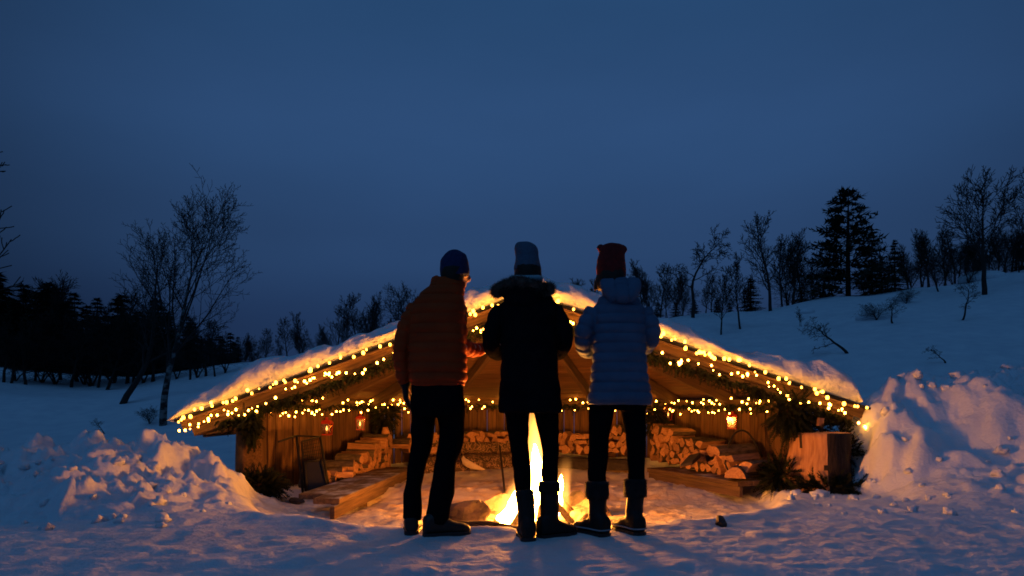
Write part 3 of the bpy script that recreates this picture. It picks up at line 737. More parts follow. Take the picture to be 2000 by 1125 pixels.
me.polygons.foreach_set('use_smooth', [True] * len(q)); me.update()
link('roof_snow', me, M['roofsnow'], kind='stuff', label='thick snow lying on the shelter roof')

# ------------------------------------------------------------------ spruce greenery
def sprays(mb, pts, dirs, length, nl=.036, nw=.0075, k=11, mi=0):
    for p, d in zip(pts, dirs):
        p = Vector(p); d = Vector(d).normalized(); l = length * random.uniform(.6, 1.25)
        s = d.cross(Z3); s = s.normalized() if s.length > .05 else Vector((1, 0, 0)); u = s.cross(d)
        rot = Quaternion(d, random.uniform(0, 6.28)); s = rot @ s; u = rot @ u
        bend = Vector((0, 0, -1)) * l * random.uniform(.05, .25)
        prev = p
        mb.add([p - s * .003, p + s * .003, p + d * l + bend], [(0, 1, 2)], mi)
        for j in range(k):
            t = (j + .5) / k; b = p + d * (l * t) + bend * (t * t)
            for sg in (-1, 1):
                n = (s * sg * .75 + d * .8 + u * random.uniform(-.45, .45)).normalized() * nl * random.uniform(.7, 1.2) * (1.15 - .5 * t)
                mb.add([b - d * nw, b + d * nw, b + n], [(0, 1, 2)], mi)
def rdir():
    v = Vector((random.gauss(0, 1), random.gauss(0, 1), random.gauss(0, 1))); return v.normalized()
def clump(name, c, rx, ry, rz, n, label, cat, length=.13, droop=.0, out=.9, **k):
    mb = MB(); pts = []; dirs = []
    for i in range(n):
        v = rdir(); rr = random.random() ** .45
        p = Vector((v.x * rx * rr, v.y * ry * rr, v.z * rz * rr)); pts.append(p)
        dirs.append(v * out + rdir() * .6 + Vector((0, 0, -droop)))
    sprays(mb, pts, dirs, length, **k)
    return link(name, mb.mesh(name, False), M['needle'], None, Matrix.Translation(c), label=label, category=cat)
clump('spruce_garland', (-2.74, 7.18, .60), .06, .06, .19, 170, 'hanging spruce garland tied to the bark post under the long eave beside the iron rack', 'garland', droop=1.2, length=.12)
clump('spruce_branches', (-2.60, 7.0, -.02), .22, .16, .08, 380, 'heap of cut spruce twigs lying on the snow at the foot of the bark post', 'greenery', length=.17)
clump('spruce_garland', (-1.72, 9.30, .62), .13, .08, .22, 170, 'spruce garland in the shelter corner above the leaning stack of firewood', 'garland', droop=.8, length=.16)
clump('spruce_garland', (1.93, 9.2, .62), .14, .08, .18, 160, 'spruce garland in the shelter corner next to the woman in blue', 'garland', droop=.8, length=.16)
clump('spruce_garland', (2.93, 7.16, .70), .19, .12, .20, 300, 'bushy spruce garland wrapped round the post beside the chopping stump', 'garland', droop=.5, length=.16)
clump('spruce_branches', (2.84, 7.2, .06), .16, .18, .17, 300, 'dark heap of spruce branches between the firewood and the chopping stump', 'greenery', length=.17)
clump('spruce_branches', (3.2, 6.82, -.03), .40, .10, .08, 280, 'low spruce branches spread on the snow before the chopping stump', 'greenery', length=.15)
clump('spruce_branches', (3.58, 7.33, .30), .17, .18, .20, 260, 'spruce branches pushed between the chopping stump and the snow bank', 'greenery', length=.16)
clump('spruce_branches', (3.30, 7.62, .55), .27, .12, .05, 170, 'flat spruce branches lying on the snow behind the chopping stump', 'greenery', length=.14)
# garland strips: along the front edge and along the wall plate
def strip(name, path, n, r, label, droop=.6, length=.085):
    mb = MB(); pts = []; dirs = []
    for i in range(n):
        t = random.random() * (len(path) - 1); k = int(t); f = t - k
        p = path[k].lerp(path[k + 1], f); v = rdir() * r * random.random() ** .5
        pts.append(p + v); dirs.append((path[k + 1] - path[k]).normalized() * random.choice((-1, 1)) * .6 + rdir() * .6 + Vector((0, 0, -droop)))
    sprays(mb, pts, dirs, length, nl=.026, k=7)
    link(name, mb.mesh(name, False), M['needle'], label=label, category='garland')
strip('spruce_garland', [edge(s, -1, -.185, 7.21) for s in np.linspace(.12, 1, 10)], 1000, .055, 'long spruce garland below the roof edge beside the man in rust')
strip('spruce_garland', [edge(s, 1, -.185, 7.21) for s in np.linspace(.05, 1, 10)], 1000, .055, 'long spruce garland below the roof edge above the chopping stump')
wpi = [p - (p - WC).normalized() * .13 for p in wp]
wpath = [Vector((p.x, p.y, .79)) for p in wpi]
strip('spruce_garland', wpath, 700, .035, 'spruce garland running along the top of the inner shelter wall', droop=.3)

# ------------------------------------------------------------------ fairy lights
bulb_me = None
def bulb_mesh():
    mb = MB(); mb.ellipsoid((0, 0, 0), 1, 1, 1.25, 8, 6); return mb.mesh('bulb')
bulb_me = bulb_mesh(); bulb_me.materials.append(M['bulb']); big_me = bulb_mesh(); big_me.materials.append(M['bigbulb'])
def string_lights(path, nb, label, off=.03, zlo=-.06, zhi=.05, outward=None, sizes=(.0085, .0135), bm=None):
    nseg = 240
    tot = [0]
    for a, b in zip(path, path[1:]): tot.append(tot[-1] + (b - a).length)
    def at(t):
        s = t * tot[-1]; k = max(0, min(len(path) - 2, int(np.searchsorted(tot, s)) - 1)); return path[k].lerp(path[k + 1], (s - tot[k]) / (tot[k + 1] - tot[k]))
    ph = random.uniform(0, 10)
    def cpt(t):
        p = at(t); s = t * tot[-1]
        p = p + Vector((0, 0, (zlo + zhi) / 2 + (zhi - zlo) / 2 * (pnoise(np.array([s * 2.1 + ph]), np.array([.3]), 3)[0] * 1.3)))
        p += Vector((0, -1 if outward is None else 0, 0)) * off * abs(pnoise(np.array([s * 3 + ph]), np.array([2.3]), 5)[0])
        return p
    th = empty('string_lights', cpt(0), label, 'string lights')
    mb = MB(); mb.tube([cpt(i / nseg) - WM[th.name].translation for i in range(nseg + 1)], .0022, 4)
    link('cord', mb.mesh('cord'), M['cord'], th, Matrix.Translation(WM[th.name].translation))
    t = 0
    ts = []
    while len(ts) < nb:
        t0 = random.random()
        for _ in range(random.choice((1, 1, 2, 2, 3))): ts.append(t0 + random.uniform(-.018, .018))
    ev = np.linspace(0, 1, nb)
    for i in range(nb):
        tt = min(1, max(0, ts[i] if i % 2 else ev[i] + random.uniform(-.006, .006)))
        p = cpt(tt) + Vector((random.uniform(-.012, .012), -.012 - random.uniform(0, .012), random.uniform(-.05, .022)))
        r = random.uniform(*sizes)
        if random.random() < .22: r *= .6
        link('bulb', bm or bulb_me, (), th, Matrix.Translation(p) @ Matrix.Diagonal((r, r, r, 1)))
E = lambda side, dz, y: [edge(s, side, dz, y) for s in np.linspace(.004, 1.0, 14)]
string_lights(E(-1, .03, 7.165), 60, 'upper strand of warm string lights on the snowy roof edge beside the man in rust', zlo=-.03, zhi=.03, sizes=(.012, .0195), bm=big_me)
string_lights(E(-1, -.11, 7.175), 72, 'lower strand of warm string lights in the garland beside the man in rust', zlo=-.09, zhi=.07)
string_lights(E(1, .03, 7.165), 54, 'upper strand of warm string lights on the snowy roof edge above the chopping stump', zlo=-.03, zhi=.03, sizes=(.012, .0195), bm=big_me)
string_lights(E(1, -.12, 7.175), 70, 'lower strand of warm string lights in the garland above the chopping stump', zlo=-.09, zhi=.07)
wq = [p - (p - WC).normalized() * .17 for p in wp]
string_lights([Vector((p.x, p.y, .865)) for p in wq], 110, 'upper strand of warm string lights along the top of the inner wall', zlo=-.03, zhi=.03, outward=1, sizes=(.007, .0125))
string_lights([Vector((p.x, p.y, .745)) for p in wq], 84, 'lower strand of warm string lights hanging just above the lanterns on the inner wall', zlo=-.04, zhi=.03, outward=1, sizes=(.007, .0125))

# ------------------------------------------------------------------ lanterns
def make_lantern(loc, yaw, label, proto=None):
    if proto is not None:
        r = proto.copy(); COL.objects.link(r); r['label'] = label
        r.matrix_basis = Matrix.Translation(loc) @ Matrix.Rotation(yaw, 4, 'Z')
        for ch in proto.children:
            c = ch.copy(); COL.objects.link(c); c.parent = r
        return r
    th = empty('lantern', loc, label, 'lantern', 'red candle lanterns on the shelter wall')
    base = WM[th.name]
    s, h, tp = .060, .145, .048       # half width below, height, half width above (wider above)
    s, tp = .050, .062
    mb = MB()
    for sx in (-1, 1):
        for sy in (-1, 1):
            mb.tube([(sx * s, sy * s, .008), (sx * tp, sy * tp, h)], .0055, 5)
    for z, q in ((.006, s), (h, tp)):
        for sx in (-1, 1):
            mb.box((sx * q, 0, z), (.012, 2 * q + .012, .012)); mb.box((0, sx * q, z), (2 * q - .012, .012, .012))
    mb.box((0, 0, -.003), (2 * s + .012, 2 * s + .012, .006))
    link('lantern_frame', mb.mesh('lantern_frame', False), M['lantern'], th, base)
    mb = MB(); q = tp + .006
    mb.rings([[Vector((x * q * k, y * q * k, h + .007 + z)) for x, y in ((-1, -1), (1, -1), (1, 1), (-1, 1))] for k, z in ((1, 0), (.72, .028), (.34, .034))])
    mb.tube([(0, 0, h + .03), (0, 0, h + .065)], [.022, .019], 10); mb.tube([(0, 0, h + .066), (0, 0, h + .074)], [.028, .012], 10)
    link('lantern_roof', mb.mesh('lantern_roof', False), M['lantern'], th, base)
    mb = MB(); mb.tube([(.03 * math.cos(a), 0, h + .085 + .03 * math.sin(a)) for a in np.linspace(-.6, math.pi + .6, 12)], .0022, 5)
    link('hanging_ring', mb.mesh('hanging_ring'), M['iron'], th, base)
    for k in range(4):
        mb = MB(); a = k * math.pi / 2; Rm = Matrix.Rotation(a, 4, 'Z')
        A = [Vector((-s + .007, -s, .014)), Vector((s - .007, -s, .014)), Vector((tp - .007, -tp, h - .008)), Vector((-tp + .007, -tp, h - .008))]
        B = [p + Vector((0, .002, 0)) for p in A]
        mb.add([Rm @ p for p in A + B], [(0, 1, 2, 3), (7, 6, 5, 4), (0, 4, 5, 1), (1, 5, 6, 2), (2, 6, 7, 3), (3, 7, 4, 0)])
        link('pane', mb.mesh('pane', False), M['glass'], th, base)
    mb = MB(); mb.tube([(0, 0, .004), (0, 0, .05)], [.02, .019], 12)
    link('candle', mb.mesh('candle'), M['candle'], th, base)
    mb = MB(); mb.tube([(0, 0, .052), (0, 0, .062), (0, 0, .078), (.001, 0, .098), (.001, 0, .112)], [.003, .008, .0095, .005, .001], 10)
    link('flame', mb.mesh('candle_flame'), M['candleflame'], th, base)
    return th
def inwall(px, py, Y, ins): return W(px, py, Y)
def on_wall(px, py, ins=.12):
    """point on the inner wall seen at photo column px"""
    u = (px - 1000) / F
    for a, b in zip(wp, wp[1:]):
        d = b - a; den = d.x - u * d.y
        if abs(den) < 1e-6: continue
        t = (u * a.y - a.x) / den
        if 0 <= t <= 1:
            p = a + d * t; n = Vector((d.y, -d.x, 0)).normalized(); n = n if n.dot(WC + Vector((0, 1, 0)) - p) > 0 else -n
            p = p + n * ins; return W(px, py, p.y)
    return W(px, py, 9)
l0 = make_lantern(on_wall(638, 849), R(25), 'red candle lantern on the wall above the iron rack')
make_lantern(on_wall(703, 839), R(20), 'red candle lantern on the wall above the slumped firewood stack near the man', l0)
make_lantern(on_wall(1305, 820), R(-18), 'red candle lantern just beside the woman in the blue jacket', l0)
make_lantern(on_wall(1431, 837), R(-30), 'red candle lantern on the wall above the iron hoop', l0)
for l in [o for o in COL.objects if o.name.startswith('lantern') and o.type == 'EMPTY']: pass

# ------------------------------------------------------------------ benches
t = M['bench'].node_tree; bN = t.nodes; pb = bN['Principled BSDF']; src = pb.inputs['Base Color'].links[0].from_socket
ge = bN.new('ShaderNodeNewGeometry'); sx = bN.new('ShaderNodeSeparateXYZ'); t.links.new(ge.outputs['Normal'], sx.inputs[0])
nz = bN.new('ShaderNodeTexNoise'); nz.inputs['Scale'].default_value = 3.5; nz.inputs['Detail'].default_value = 8; nz.inputs['Roughness'].default_value = .65; t.links.new(ge.outputs['Position'], nz.inputs['Vector'])
m1 = bN.new('ShaderNodeMapRange'); m1.inputs['From Min'].default_value = .48; m1.inputs['From Max'].default_value = .68; m1.inputs['To Max'].default_value = .75; t.links.new(nz.outputs['Fac'], m1.inputs['Value'])
m2 = bN.new('ShaderNodeMapRange'); m2.inputs['From Min'].default_value = .6; m2.inputs['From Max'].default_value = .9; t.links.new(sx.outputs['Z'], m2.inputs['Value'])
m3 = bN.new('ShaderNodeMath'); m3.operation = 'MULTIPLY'; t.links.new(m1.outputs[0], m3.inputs[0]); t.links.new(m2.outputs[0], m3.inputs[1])
mx = bN.new('ShaderNodeMix'); mx.data_type = 'RGBA'; t.links.new(m3.outputs[0], mx.inputs['Factor']); t.links.new(src, mx.inputs['A']); mx.inputs['B'].default_value = (.72, .73, .75, 1)
t.links.new(mx.outputs['Result'], pb.inputs['Base Color'])
def bench(corn, ztop, label, seg=2, leg=True):
    """corn: front-near, front-far, back-far, back-near (xy)"""
    A, B, C, D = [Vector((p[0], p[1], 0)) for p in corn]
    th = empty('bench', ((A + B + C + D) / 4).to_tuple()[:2] + (-.15,), label, 'bench')
    for i in range(seg):
        f0, f1 = i / seg, (i + 1) / seg
        p0 = A.lerp(D, (f0 + f1) / 2); p1 = B.lerp(C, (f0 + f1) / 2)
        ab = (B - A).normalized(); da = D - A; wd = (da - ab * da.dot(ab)).length / seg - .008
        beam('seat_plank', p0 + Z3 * (ztop - .026), p1 + Z3 * (ztop - .026), wd, .052, M['bench'], th, bev=.006)
    n = (D - A).normalized()
    beam('front_board', A + n * .05 + Z3 * (ztop - .11), B + n * .05 + Z3 * (ztop - .11), .04, .11, M['bench'], th)
    for t in (.32, .88):
        q0 = A.lerp(B, t) + n * .16; q1 = D.lerp(C, t) - n * .06
        mid = Z3 * (ztop - .052 - .12)
        beam('support', q0 + mid, q1 + mid, .16, .24, M['beam'], th)
    return th
bench([(-1.53, 5.88), (-1.30, 9.0), (-1.72, 9.1), (-1.98, 6.50)], -.02, 'long wooden bench dusted with snow beside the slumped firewood stack')
bench([(2.36, 7.15), (1.72, 8.72), (2.10, 8.86), (2.74, 7.3)], .0, 'wooden bench in front of the stack with the iron hoop')
bench([(-1.22, 9.0), (.10, 9.52), (.0, 9.86), (-1.34, 9.34)], .06, 'wooden bench covered with patterned hides behind the fire')
bench([(.18, 9.52), (1.64, 8.96), (1.76, 9.28), (.28, 9.86)], .04, 'wooden bench with a dark felt pad behind the fire')

# ------------------------------------------------------------------ firewood
def log_mesh(kind, L_, r):
    n = 9; pts = []; bark = []
    if kind == 0:      # quarter
        pts = [(0, -r * .55)] + [(r * 1.25 * math.cos(a), -r * .55 + r * 1.25 * math.sin(a)) for a in np.linspace(R(42), R(138), 6)]
        bark = list(range(1, 6))
    elif kind == 1:    # half
        pts = [(r * math.cos(a), r * math.sin(a) - r * .4) for a in np.linspace(0, math.pi, 8)]; bark = list(range(0, 7))
    elif kind == 2:    # round
        pts = [(r * .72 * math.cos(a), r * .72 * math.sin(a)) for a in np.linspace(0, 2 * math.pi, 11)[:-1]]; bark = list(range(10))
    elif kind == 3:    # wedge from the heart, blunt
        pts = [(-r * .35, -r * .6), (r * .35, -r * .55)] + [(r * 1.1 * math.cos(a), -r * .3 + r * 1.1 * math.sin(a)) for a in np.linspace(R(40), R(130), 5)]; bark = [2, 3, 4, 5]
    else:              # board-like split
        pts = [(-r * .85, -r * .35), (r * .8, -r * .4), (r * .95, r * .25), (-r * .7, r * .42)]; bark = [1]
    pts = [(x * random.uniform(.92, 1.08), y * random.uniform(.92, 1.08)) for x, y in pts]
    k = len(pts); mb = MB(); rings = []
    for i, t in enumerate((-.5, 0, .5)):
        tw = random.uniform(-.05, .05); sc = random.uniform(.95, 1.05)
        rings.append([Vector((t * L_ + (random.uniform(-.006, .006) if i != 1 else 0), (x * math.cos(tw) - y * math.sin(tw)) * sc, (x * math.sin(tw) + y * math.cos(tw)) * sc)) for x, y in pts])
    mb.rings(rings)
    me = mb.mesh('firewood_log', False); me.materials.append(M['logwood']); me.materials.append(M['logbark'])
    for p in me.polygons:
        if p.index < 2 * k and (p.index % k) in bark: p.material_index = 1
    return me
LOGS = [log_mesh(k, .36, .074) for k in (0, 0, 0, 1, 1, 2, 3, 3, 0, 4, 1, 3)]
def stack(p0, p1, ax, base, heights, label, group, dx=.104, dz=.088, sc=1.0, jit=1.0):
    p0 = Vector((*p0, 0)); p1 = Vector((*p1, 0)); d = p1 - p0; Ln = d.length; d.normalize(); ax = Vector((*ax, 0)).normalized()
    n = int(Ln / dx); top = max(heights) if not callable(heights) else 9; row = 0
    nrow = 12
    for row in range(nrow):
        cnt = 0
        for i in range(n):
            t = (i + .5 + (.5 if row % 2 else 0)) * dx + random.uniform(-.012, .012) * jit
            if t > Ln: continue
            h = np.interp(t / Ln, np.linspace(0, 1, len(heights)), heights); b = np.interp(t / Ln, [0, 1], base)
            z = b + dz * (row + .5)
            if z + dz * .35 > b + h + random.uniform(-.02, .03): continue
            p = p0 + d * t + ax * (.18 + random.uniform(-.035, .035)); p.z = z + random.uniform(-.010, .010)
            fr = frame(p, ax + d * random.uniform(-.06, .06) * jit + Z3 * random.uniform(-.03, .03), Z3)
            s = sc * random.uniform(.82, 1.16)
            rot = Matrix.Rotation(random.choice((0, math.pi / 2, math.pi, -math.pi / 2)) + random.uniform(-.5, .5), 4, 'X')
            o = link('firewood_log', random.choice(LOGS), (), None, fr @ rot @ Matrix.Diagonal((random.uniform(.9, 1.08), s, s, 1)))
            cnt += 1; o['label'] = '%s log from %s, %s' % (ORD[cnt - 1], label, ('bottom row', 'second row up', 'third row up', 'fourth row up', 'fifth row up', 'sixth row up', 'top row')[row]); o['category'] = 'firewood log'; o['group'] = group
stack((-2.02, 7.45), (-1.62, 9.25), (-.97, .22), (-.11, -.02), (.16, .20, .24, .30, .40, .40), 'the iron rack in the slumped stack', 'logs of the slumped stack by the iron rack', dx=.104)
stack((-1.42, 9.28), (.03, 9.86), (-.38, .92), (.14, .16), (.30, .33, .30, .27, .30), 'the man in the stack behind the patterned hides', 'logs of the stack behind the hides')
stack((.22, 9.86), (1.72, 9.28), (.38, .92), (.14, .14), (.27, .28, .32, .36), 'the fire in the stack behind the felt pad', 'logs of the stack behind the felt pad')
stack((1.84, 9.15), (2.50, 7.62), (.92, .38), (.08, -.02), (.46, .46, .40, .36, .30, .25), 'the woman in blue in the tall lantern-side stack', 'logs of the stack sloping to the iron hoop')
# a few thick logs at the ends
def big_log(px, py, Y, ax, r, kind, label, L_=.42):
    fr = frame(W(px, py, Y), ax, Z3)
    o = link('firewood_log', log_mesh(kind, L_, r), (), None, fr @ Matrix.Rotation(random.uniform(-.3, .3), 4, 'X')); o['label'] = label; o['category'] = 'firewood log'
big_log(1442, 922, 7.3, (.5, .95, 0), .115, 1, 'thick half log on the ground at the near end of the hoop-side stack')
big_log(1474, 912, 7.35, (.8, .75, 0), .10, 0, 'thick quarter log lying nearest to the spruce heap')
big_log(1448, 893, 7.5, (.9, .5, .05), .09, 4, 'bark-covered split log on top of the near end of the hoop-side stack')
big_log(1432, 878, 7.7, (.95, .35, .05), .095, 1, 'long half log with grey bark lying across the stack below the iron hoop', .5)
big_log(655, 925, 7.75, (.98, .10, 0), .078, 4, 'flat squared log beside the iron rack, pale end showing', .40)
big_log(655, 906, 7.85, (.98, .10, 0), .075, 1, 'dark half log lying on the squared log beside the iron rack', .42)
big_log(765, 861, 9.3, (.96, -.2, .02), .052, 1, 'long split log lying crosswise on top of the slumped stack near the man', .55)
big_log(762, 871, 9.25, (.96, -.15, .0), .055, 0, 'pale squared log second from the top of the slumped stack near the man', .55)
# ------------------------------------------------------------------ fire place
fz = gz(*FIRE)
def rock(name, c, r, label, seed, squash=(1, 1, .75), m=None, cat='stone'):
    mb = MB(); mb.ellipsoid((0, 0, 0), 1, 1, 1, 20, 13)
    # facets: flatten along a few random planes
    rr = random.Random(seed); planes = [(Vector((rr.gauss(0, 1), rr.gauss(0, 1), rr.gauss(0, 1))).normalized(), rr.uniform(.42, .8)) for _ in range(11)]
    vs = []
    for v in mb.v:
        p = Vector(v)
        for n, d in planes:
            e = p.dot(n) - d
            if e > 0: p = p - n * e * .97
        p = p * (1.15 + .10 * mnoise.noise(p * 2.2 + Vector((seed, 0, 0))) + .04 * mnoise.noise(p * 6 + Vector((0, seed, 0))))
        vs.append((p.x * r * squash[0], p.y * r * squash[1], p.z * r * squash[2]))
    mb.v = vs
    return link(name, mb.mesh(name, False), m or M['stone'], None, Matrix.Translation(c), label=label, category=cat)
stones = [(922, 985, 5.72, .19, 'big dark angular fire stone on the man\'s side of the flames'), (968, 965, 6.4, .17, 'pale fire stone behind the flames towards the man'),
          (1138, 985, 5.8, .15, 'rounded pale fire stone beside the blue woman\'s boot'), (1158, 968, 6.25, .20, 'cracked fire stone behind the rounded pale one'),
          (1122, 950, 6.6, .17, 'small dark fire stone at the far side of the fire'), (1055, 945, 6.8, .20, 'low fire stone straight behind the flames'),
          (1010, 952, 6.7, .16, 'small low fire stone behind the flames')]
for i, (px, py, Yd, r, lb) in enumerate(stones):
    p = W(px, py, Yd); p.z = gz(p.x, p.y) + r * .32
    rock('fire_stone', p, r, lb, 3 + i)
# small stones by the wall foot
for i, (px, py, Yd, r, lb) in enumerate(((560, 962, 7.2, .07, 'snow-dusted round stone beside the rack leg'), (581, 963, 7.15, .075, 'dark round stone next to the rack leg'), (1408, 1026, 4.62, .06, 'small brown clod sticking out of the snow edge in front of the hoop-side bench'))):
    p = W(px, py, Yd); p.z = gz(p.x, p.y) + r * .35
    rock('small_stone', p, r, lb, 30 + i, m=M['roofsnow'] if i == 0 else None)
# ember bed
mb = MB(); ring0 = []
for k in range(28):
    a = 2 * math.pi * k / 28; r = .36 * (1 + .15 * math.sin(3 * a + 1)); ring0.append(Vector((r * math.cos(a), r * .8 * math.sin(a), 0)))
rings = [[p * s + Vector((0, 0, h + .012 * mnoise.noise(p * s * 12))) for p in ring0] for s, h in ((1, -.02), (.8, .02), (.5, .035), (.2, .045), (.02, .045))]
mb.rings(rings); cf = empty('campfire', (FIRE[0], FIRE[1], fz), 'tall bright campfire blazing behind the woman in the dark coat', 'campfire')
FM = WM[cf.name]
link('ash_bed', mb.mesh('ash_bed'), M['ash'], cf, FM @ Matrix.Translation((0, 0, .015)))
for i in range(26):
    a = random.uniform(0, 6.28); r = .26 * random.random() ** .5
    mb = MB(); mb.ellipsoid((0, 0, 0), .022, .016, .014, 7, 5)
    link('ember', mb.mesh('ember', False), M['ember'], cf, FM @ Matrix.Translation((r * math.cos(a), r * math.sin(a), .07)))
# burning logs, leaning together
lg = [(-.34, -.10, -.10, .03, .26), (-.20, -.30, -.06, -.10, .20), (.33, -.20, .10, -.02, .30), (.40, .05, .12, .04, .30), (.02, -.30, .05, -.10, .18), (-.16, .32, -.04, .14, .30), (.2, .30, .08, .12, .28)]
for i, (bx, by_, tx, ty, h) in enumerate(lg):
    mb = MB(); a = FM @ Vector((bx, by_, .03)); b = FM @ Vector((tx, ty, h)); d = b - a
    me = log_mesh((0, 1, 4, 0, 3, 1, 4)[i], d.length, .034); me.materials.clear(); me.materials.append(M['char']); me.materials.append(M['char'])
    link('burning_log', me, (), None, frame((a + b) / 2, d, Vector((0, -1, .3))),
         label=['burning log leaning in from the man\'s side of the campfire', 'charred log leaning in front of the low flame near the man', 'split burning log leaning in from the blue woman\'s side',
                'outermost burning log on the blue woman\'s side', 'front burning log seen between the boots of the woman in the dark coat', 'burning log at the back of the fire near the man', 'burning log at the back of the fire near the blue woman'][i], category='firewood log')
mb = MB(); mb.tube([(-.45, 0, 0), (-.1, .03, .02), (.2, -.02, .0), (.42, .04, -.01)], [.032, .036, .034, .026], 9)
link('charred_stick', mb.mesh('charred_stick'), M['char'], None, Matrix.Translation((FIRE[0] - .28, 5.13, gz(FIRE[0] - .28, 5.13) + .02)) @ Matrix.Rotation(R(-22), 4, 'Z'), label='charred stick lying on the snow in front of the fire', category='stick')

def flame_mesh(pts, rad, seed, n=18):
    mb = MB(); rings = []; m = 16; tt = np.linspace(0, len(pts) - 1, m); P_ = np.array(pts)
    nr_ = np.interp(tt, range(len(rad)), rad); np_ = np.stack([np.interp(tt, range(len(rad)), P_[:, k]) for k in range(3)], -1)
    pts = [(p[0] + .35 * r * mnoise.noise(Vector((seed, i * .5, 0))), p[1] + .35 * r * mnoise.noise(Vector((seed, i * .5, 9))), p[2]) for i, (p, r) in enumerate(zip(np_, nr_))]; rad = nr_
    for i, (p, r) in enumerate(zip(pts, rad)):
        p = Vector(p); ring = []
        for k in range(n):
            a = 2 * math.pi * k / n
            q = r * (1 + .42 * mnoise.noise(Vector((math.cos(a) * 1.6, math.sin(a) * 1.6 + seed, i * .28))))
            ring.append(p + Vector((q * math.cos(a), q * math.sin(a) * .8, 0)))
        rings.append(ring)
    mb.rings(rings); return mb.mesh('flame')
# white-hot hearts of the flames
cores = [([(-.02, 0, .05), (-.03, 0, .15), (-.005, 0, .30), (.0, 0, .45), (.012, 0, .58), (.0, 0, .70)], [.06, .105, .092, .068, .04, .004]),
         ([(-.25, -.08, .02), (-.24, -.08, .10), (-.185, -.06, .19), (-.165, -.05, .27), (-.14, -.04, .33)], [.04, .068, .048, .026, .003]),
         ([(.16, .0, .08), (.19, 0, .20), (.215, 0, .34), (.225, 0, .44)], [.035, .045, .026, .003]),
         ([(-.12, -.2, .02), (-.11, -.2, .06), (-.10, -.2, .12), (-.10, -.2, .16)], [.03, .05, .03, .003])]
for i, (pp, rd) in enumerate(cores):
    link('flame', flame_mesh(pp, rd, i * 3.1), M['flame'], cf, FM)
# soft burning gas round them: emission volumes with the flame's own density
def flame_volume(name, x, y, lean, h, r0, r1, strength, power=1.0):
    mb = MB(); n = 16; rings = []
    for i in range(11):
        t = i / 10; rr = (r0 * (1 - t) + r1 * t) * (1 if 0 < i < 10 else .25)
        rings.append([Vector((lean * t * h + rr * math.cos(2 * math.pi * k / n), rr * math.sin(2 * math.pi * k / n), t * h)) for k in range(n)])
    mb.rings(rings)
    m = bpy.data.materials.new(name); m.use_nodes = True; t = m.node_tree; t.nodes.clear(); N = t.nodes; L = t.links
    def mth(op, a, b=None, c=None):
        q = N.new('ShaderNodeMath'); q.operation = op
        for i, v in enumerate((a, b, c)):
            if v is None: continue
            if isinstance(v, (int, float)): q.inputs[i].default_value = v
            else: L.new(v, q.inputs[i])
        return q.outputs[0]
    tc = N.new('ShaderNodeTexCoord'); sp = N.new('ShaderNodeSeparateXYZ'); L.new(tc.outputs['Object'], sp.inputs[0])
    tz = mth('DIVIDE', sp.outputs['Z'], h)
    rad = mth('MULTIPLY_ADD', tz, r1 - r0, r0)
    # wisps: noise stretched upwards
    mp = N.new('ShaderNodeMapping'); mp.inputs['Scale'].default_value = (13, 13, 3.0); L.new(tc.outputs['Object'], mp.inputs['Vector'])
    nz = N.new('ShaderNodeTexNoise'); nz.inputs['Scale'].default_value = 1; nz.inputs['Detail'].default_value = 3; L.new(mp.outputs[0], nz.inputs['Vector'])
    wob = mth('MULTIPLY', mth('SUBTRACT', nz.outputs['Fac'], .5), 1.5)
    dx = mth('SUBTRACT', sp.outputs['X'], mth('MULTIPLY', tz, lean * h))
    rr = mth('SQRT', mth('ADD', mth('MULTIPLY', dx, dx), mth('MULTIPLY', sp.outputs['Y'], sp.outputs['Y'])))
    q = mth('ADD', mth('DIVIDE', rr, rad), wob)
    s = N.new('ShaderNodeMapRange'); s.interpolation_type = 'SMOOTHSTEP'; s.inputs['From Min'].default_value = .95; s.inputs['From Max'].default_value = .1; L.new(q, s.inputs['Value'])
    v = N.new('ShaderNodeMapRange'); v.interpolation_type = 'SMOOTHSTEP'; v.inputs['From Min'].default_value = 1.0; v.inputs['From Max'].default_value = .25; L.new(tz, v.inputs['Value'])
    b = N.new('ShaderNodeMapRange'); b.interpolation_type = 'SMOOTHSTEP'; b.inputs['From Min'].default_value = .0; b.inputs['From Max'].default_value = .08; L.new(tz, b.inputs['Value'])
    st = mth('MULTIPLY', mth('MULTIPLY', mth('MULTIPLY', s.outputs[0], mth('POWER', v.outputs[0], power)), b.outputs[0]), strength)
    e = N.new('ShaderNodeEmission'); e.inputs['Color'].default_value = (1.0, .36, .06, 1); L.new(st, e.inputs['Strength'])
    o = N.new('ShaderNodeOutputMaterial'); L.new(e.outputs[0], o.inputs['Volume'])
    link('flame_glow', mb.mesh('flame_glow'), m, cf, FM @ Matrix.Translation((x, y, .03)))
flame_volume('fire_gas_tall', 0, 0, 0, 1.12, .20, .10, 85, 1.1)
flame_volume('fire_gas_low', -.22, -.06, .25, .48, .17, .07, 45, 1.0)
flame_volume('fire_gas_side', .18, .0, .16, .62, .16, .05, 22, 1.2)

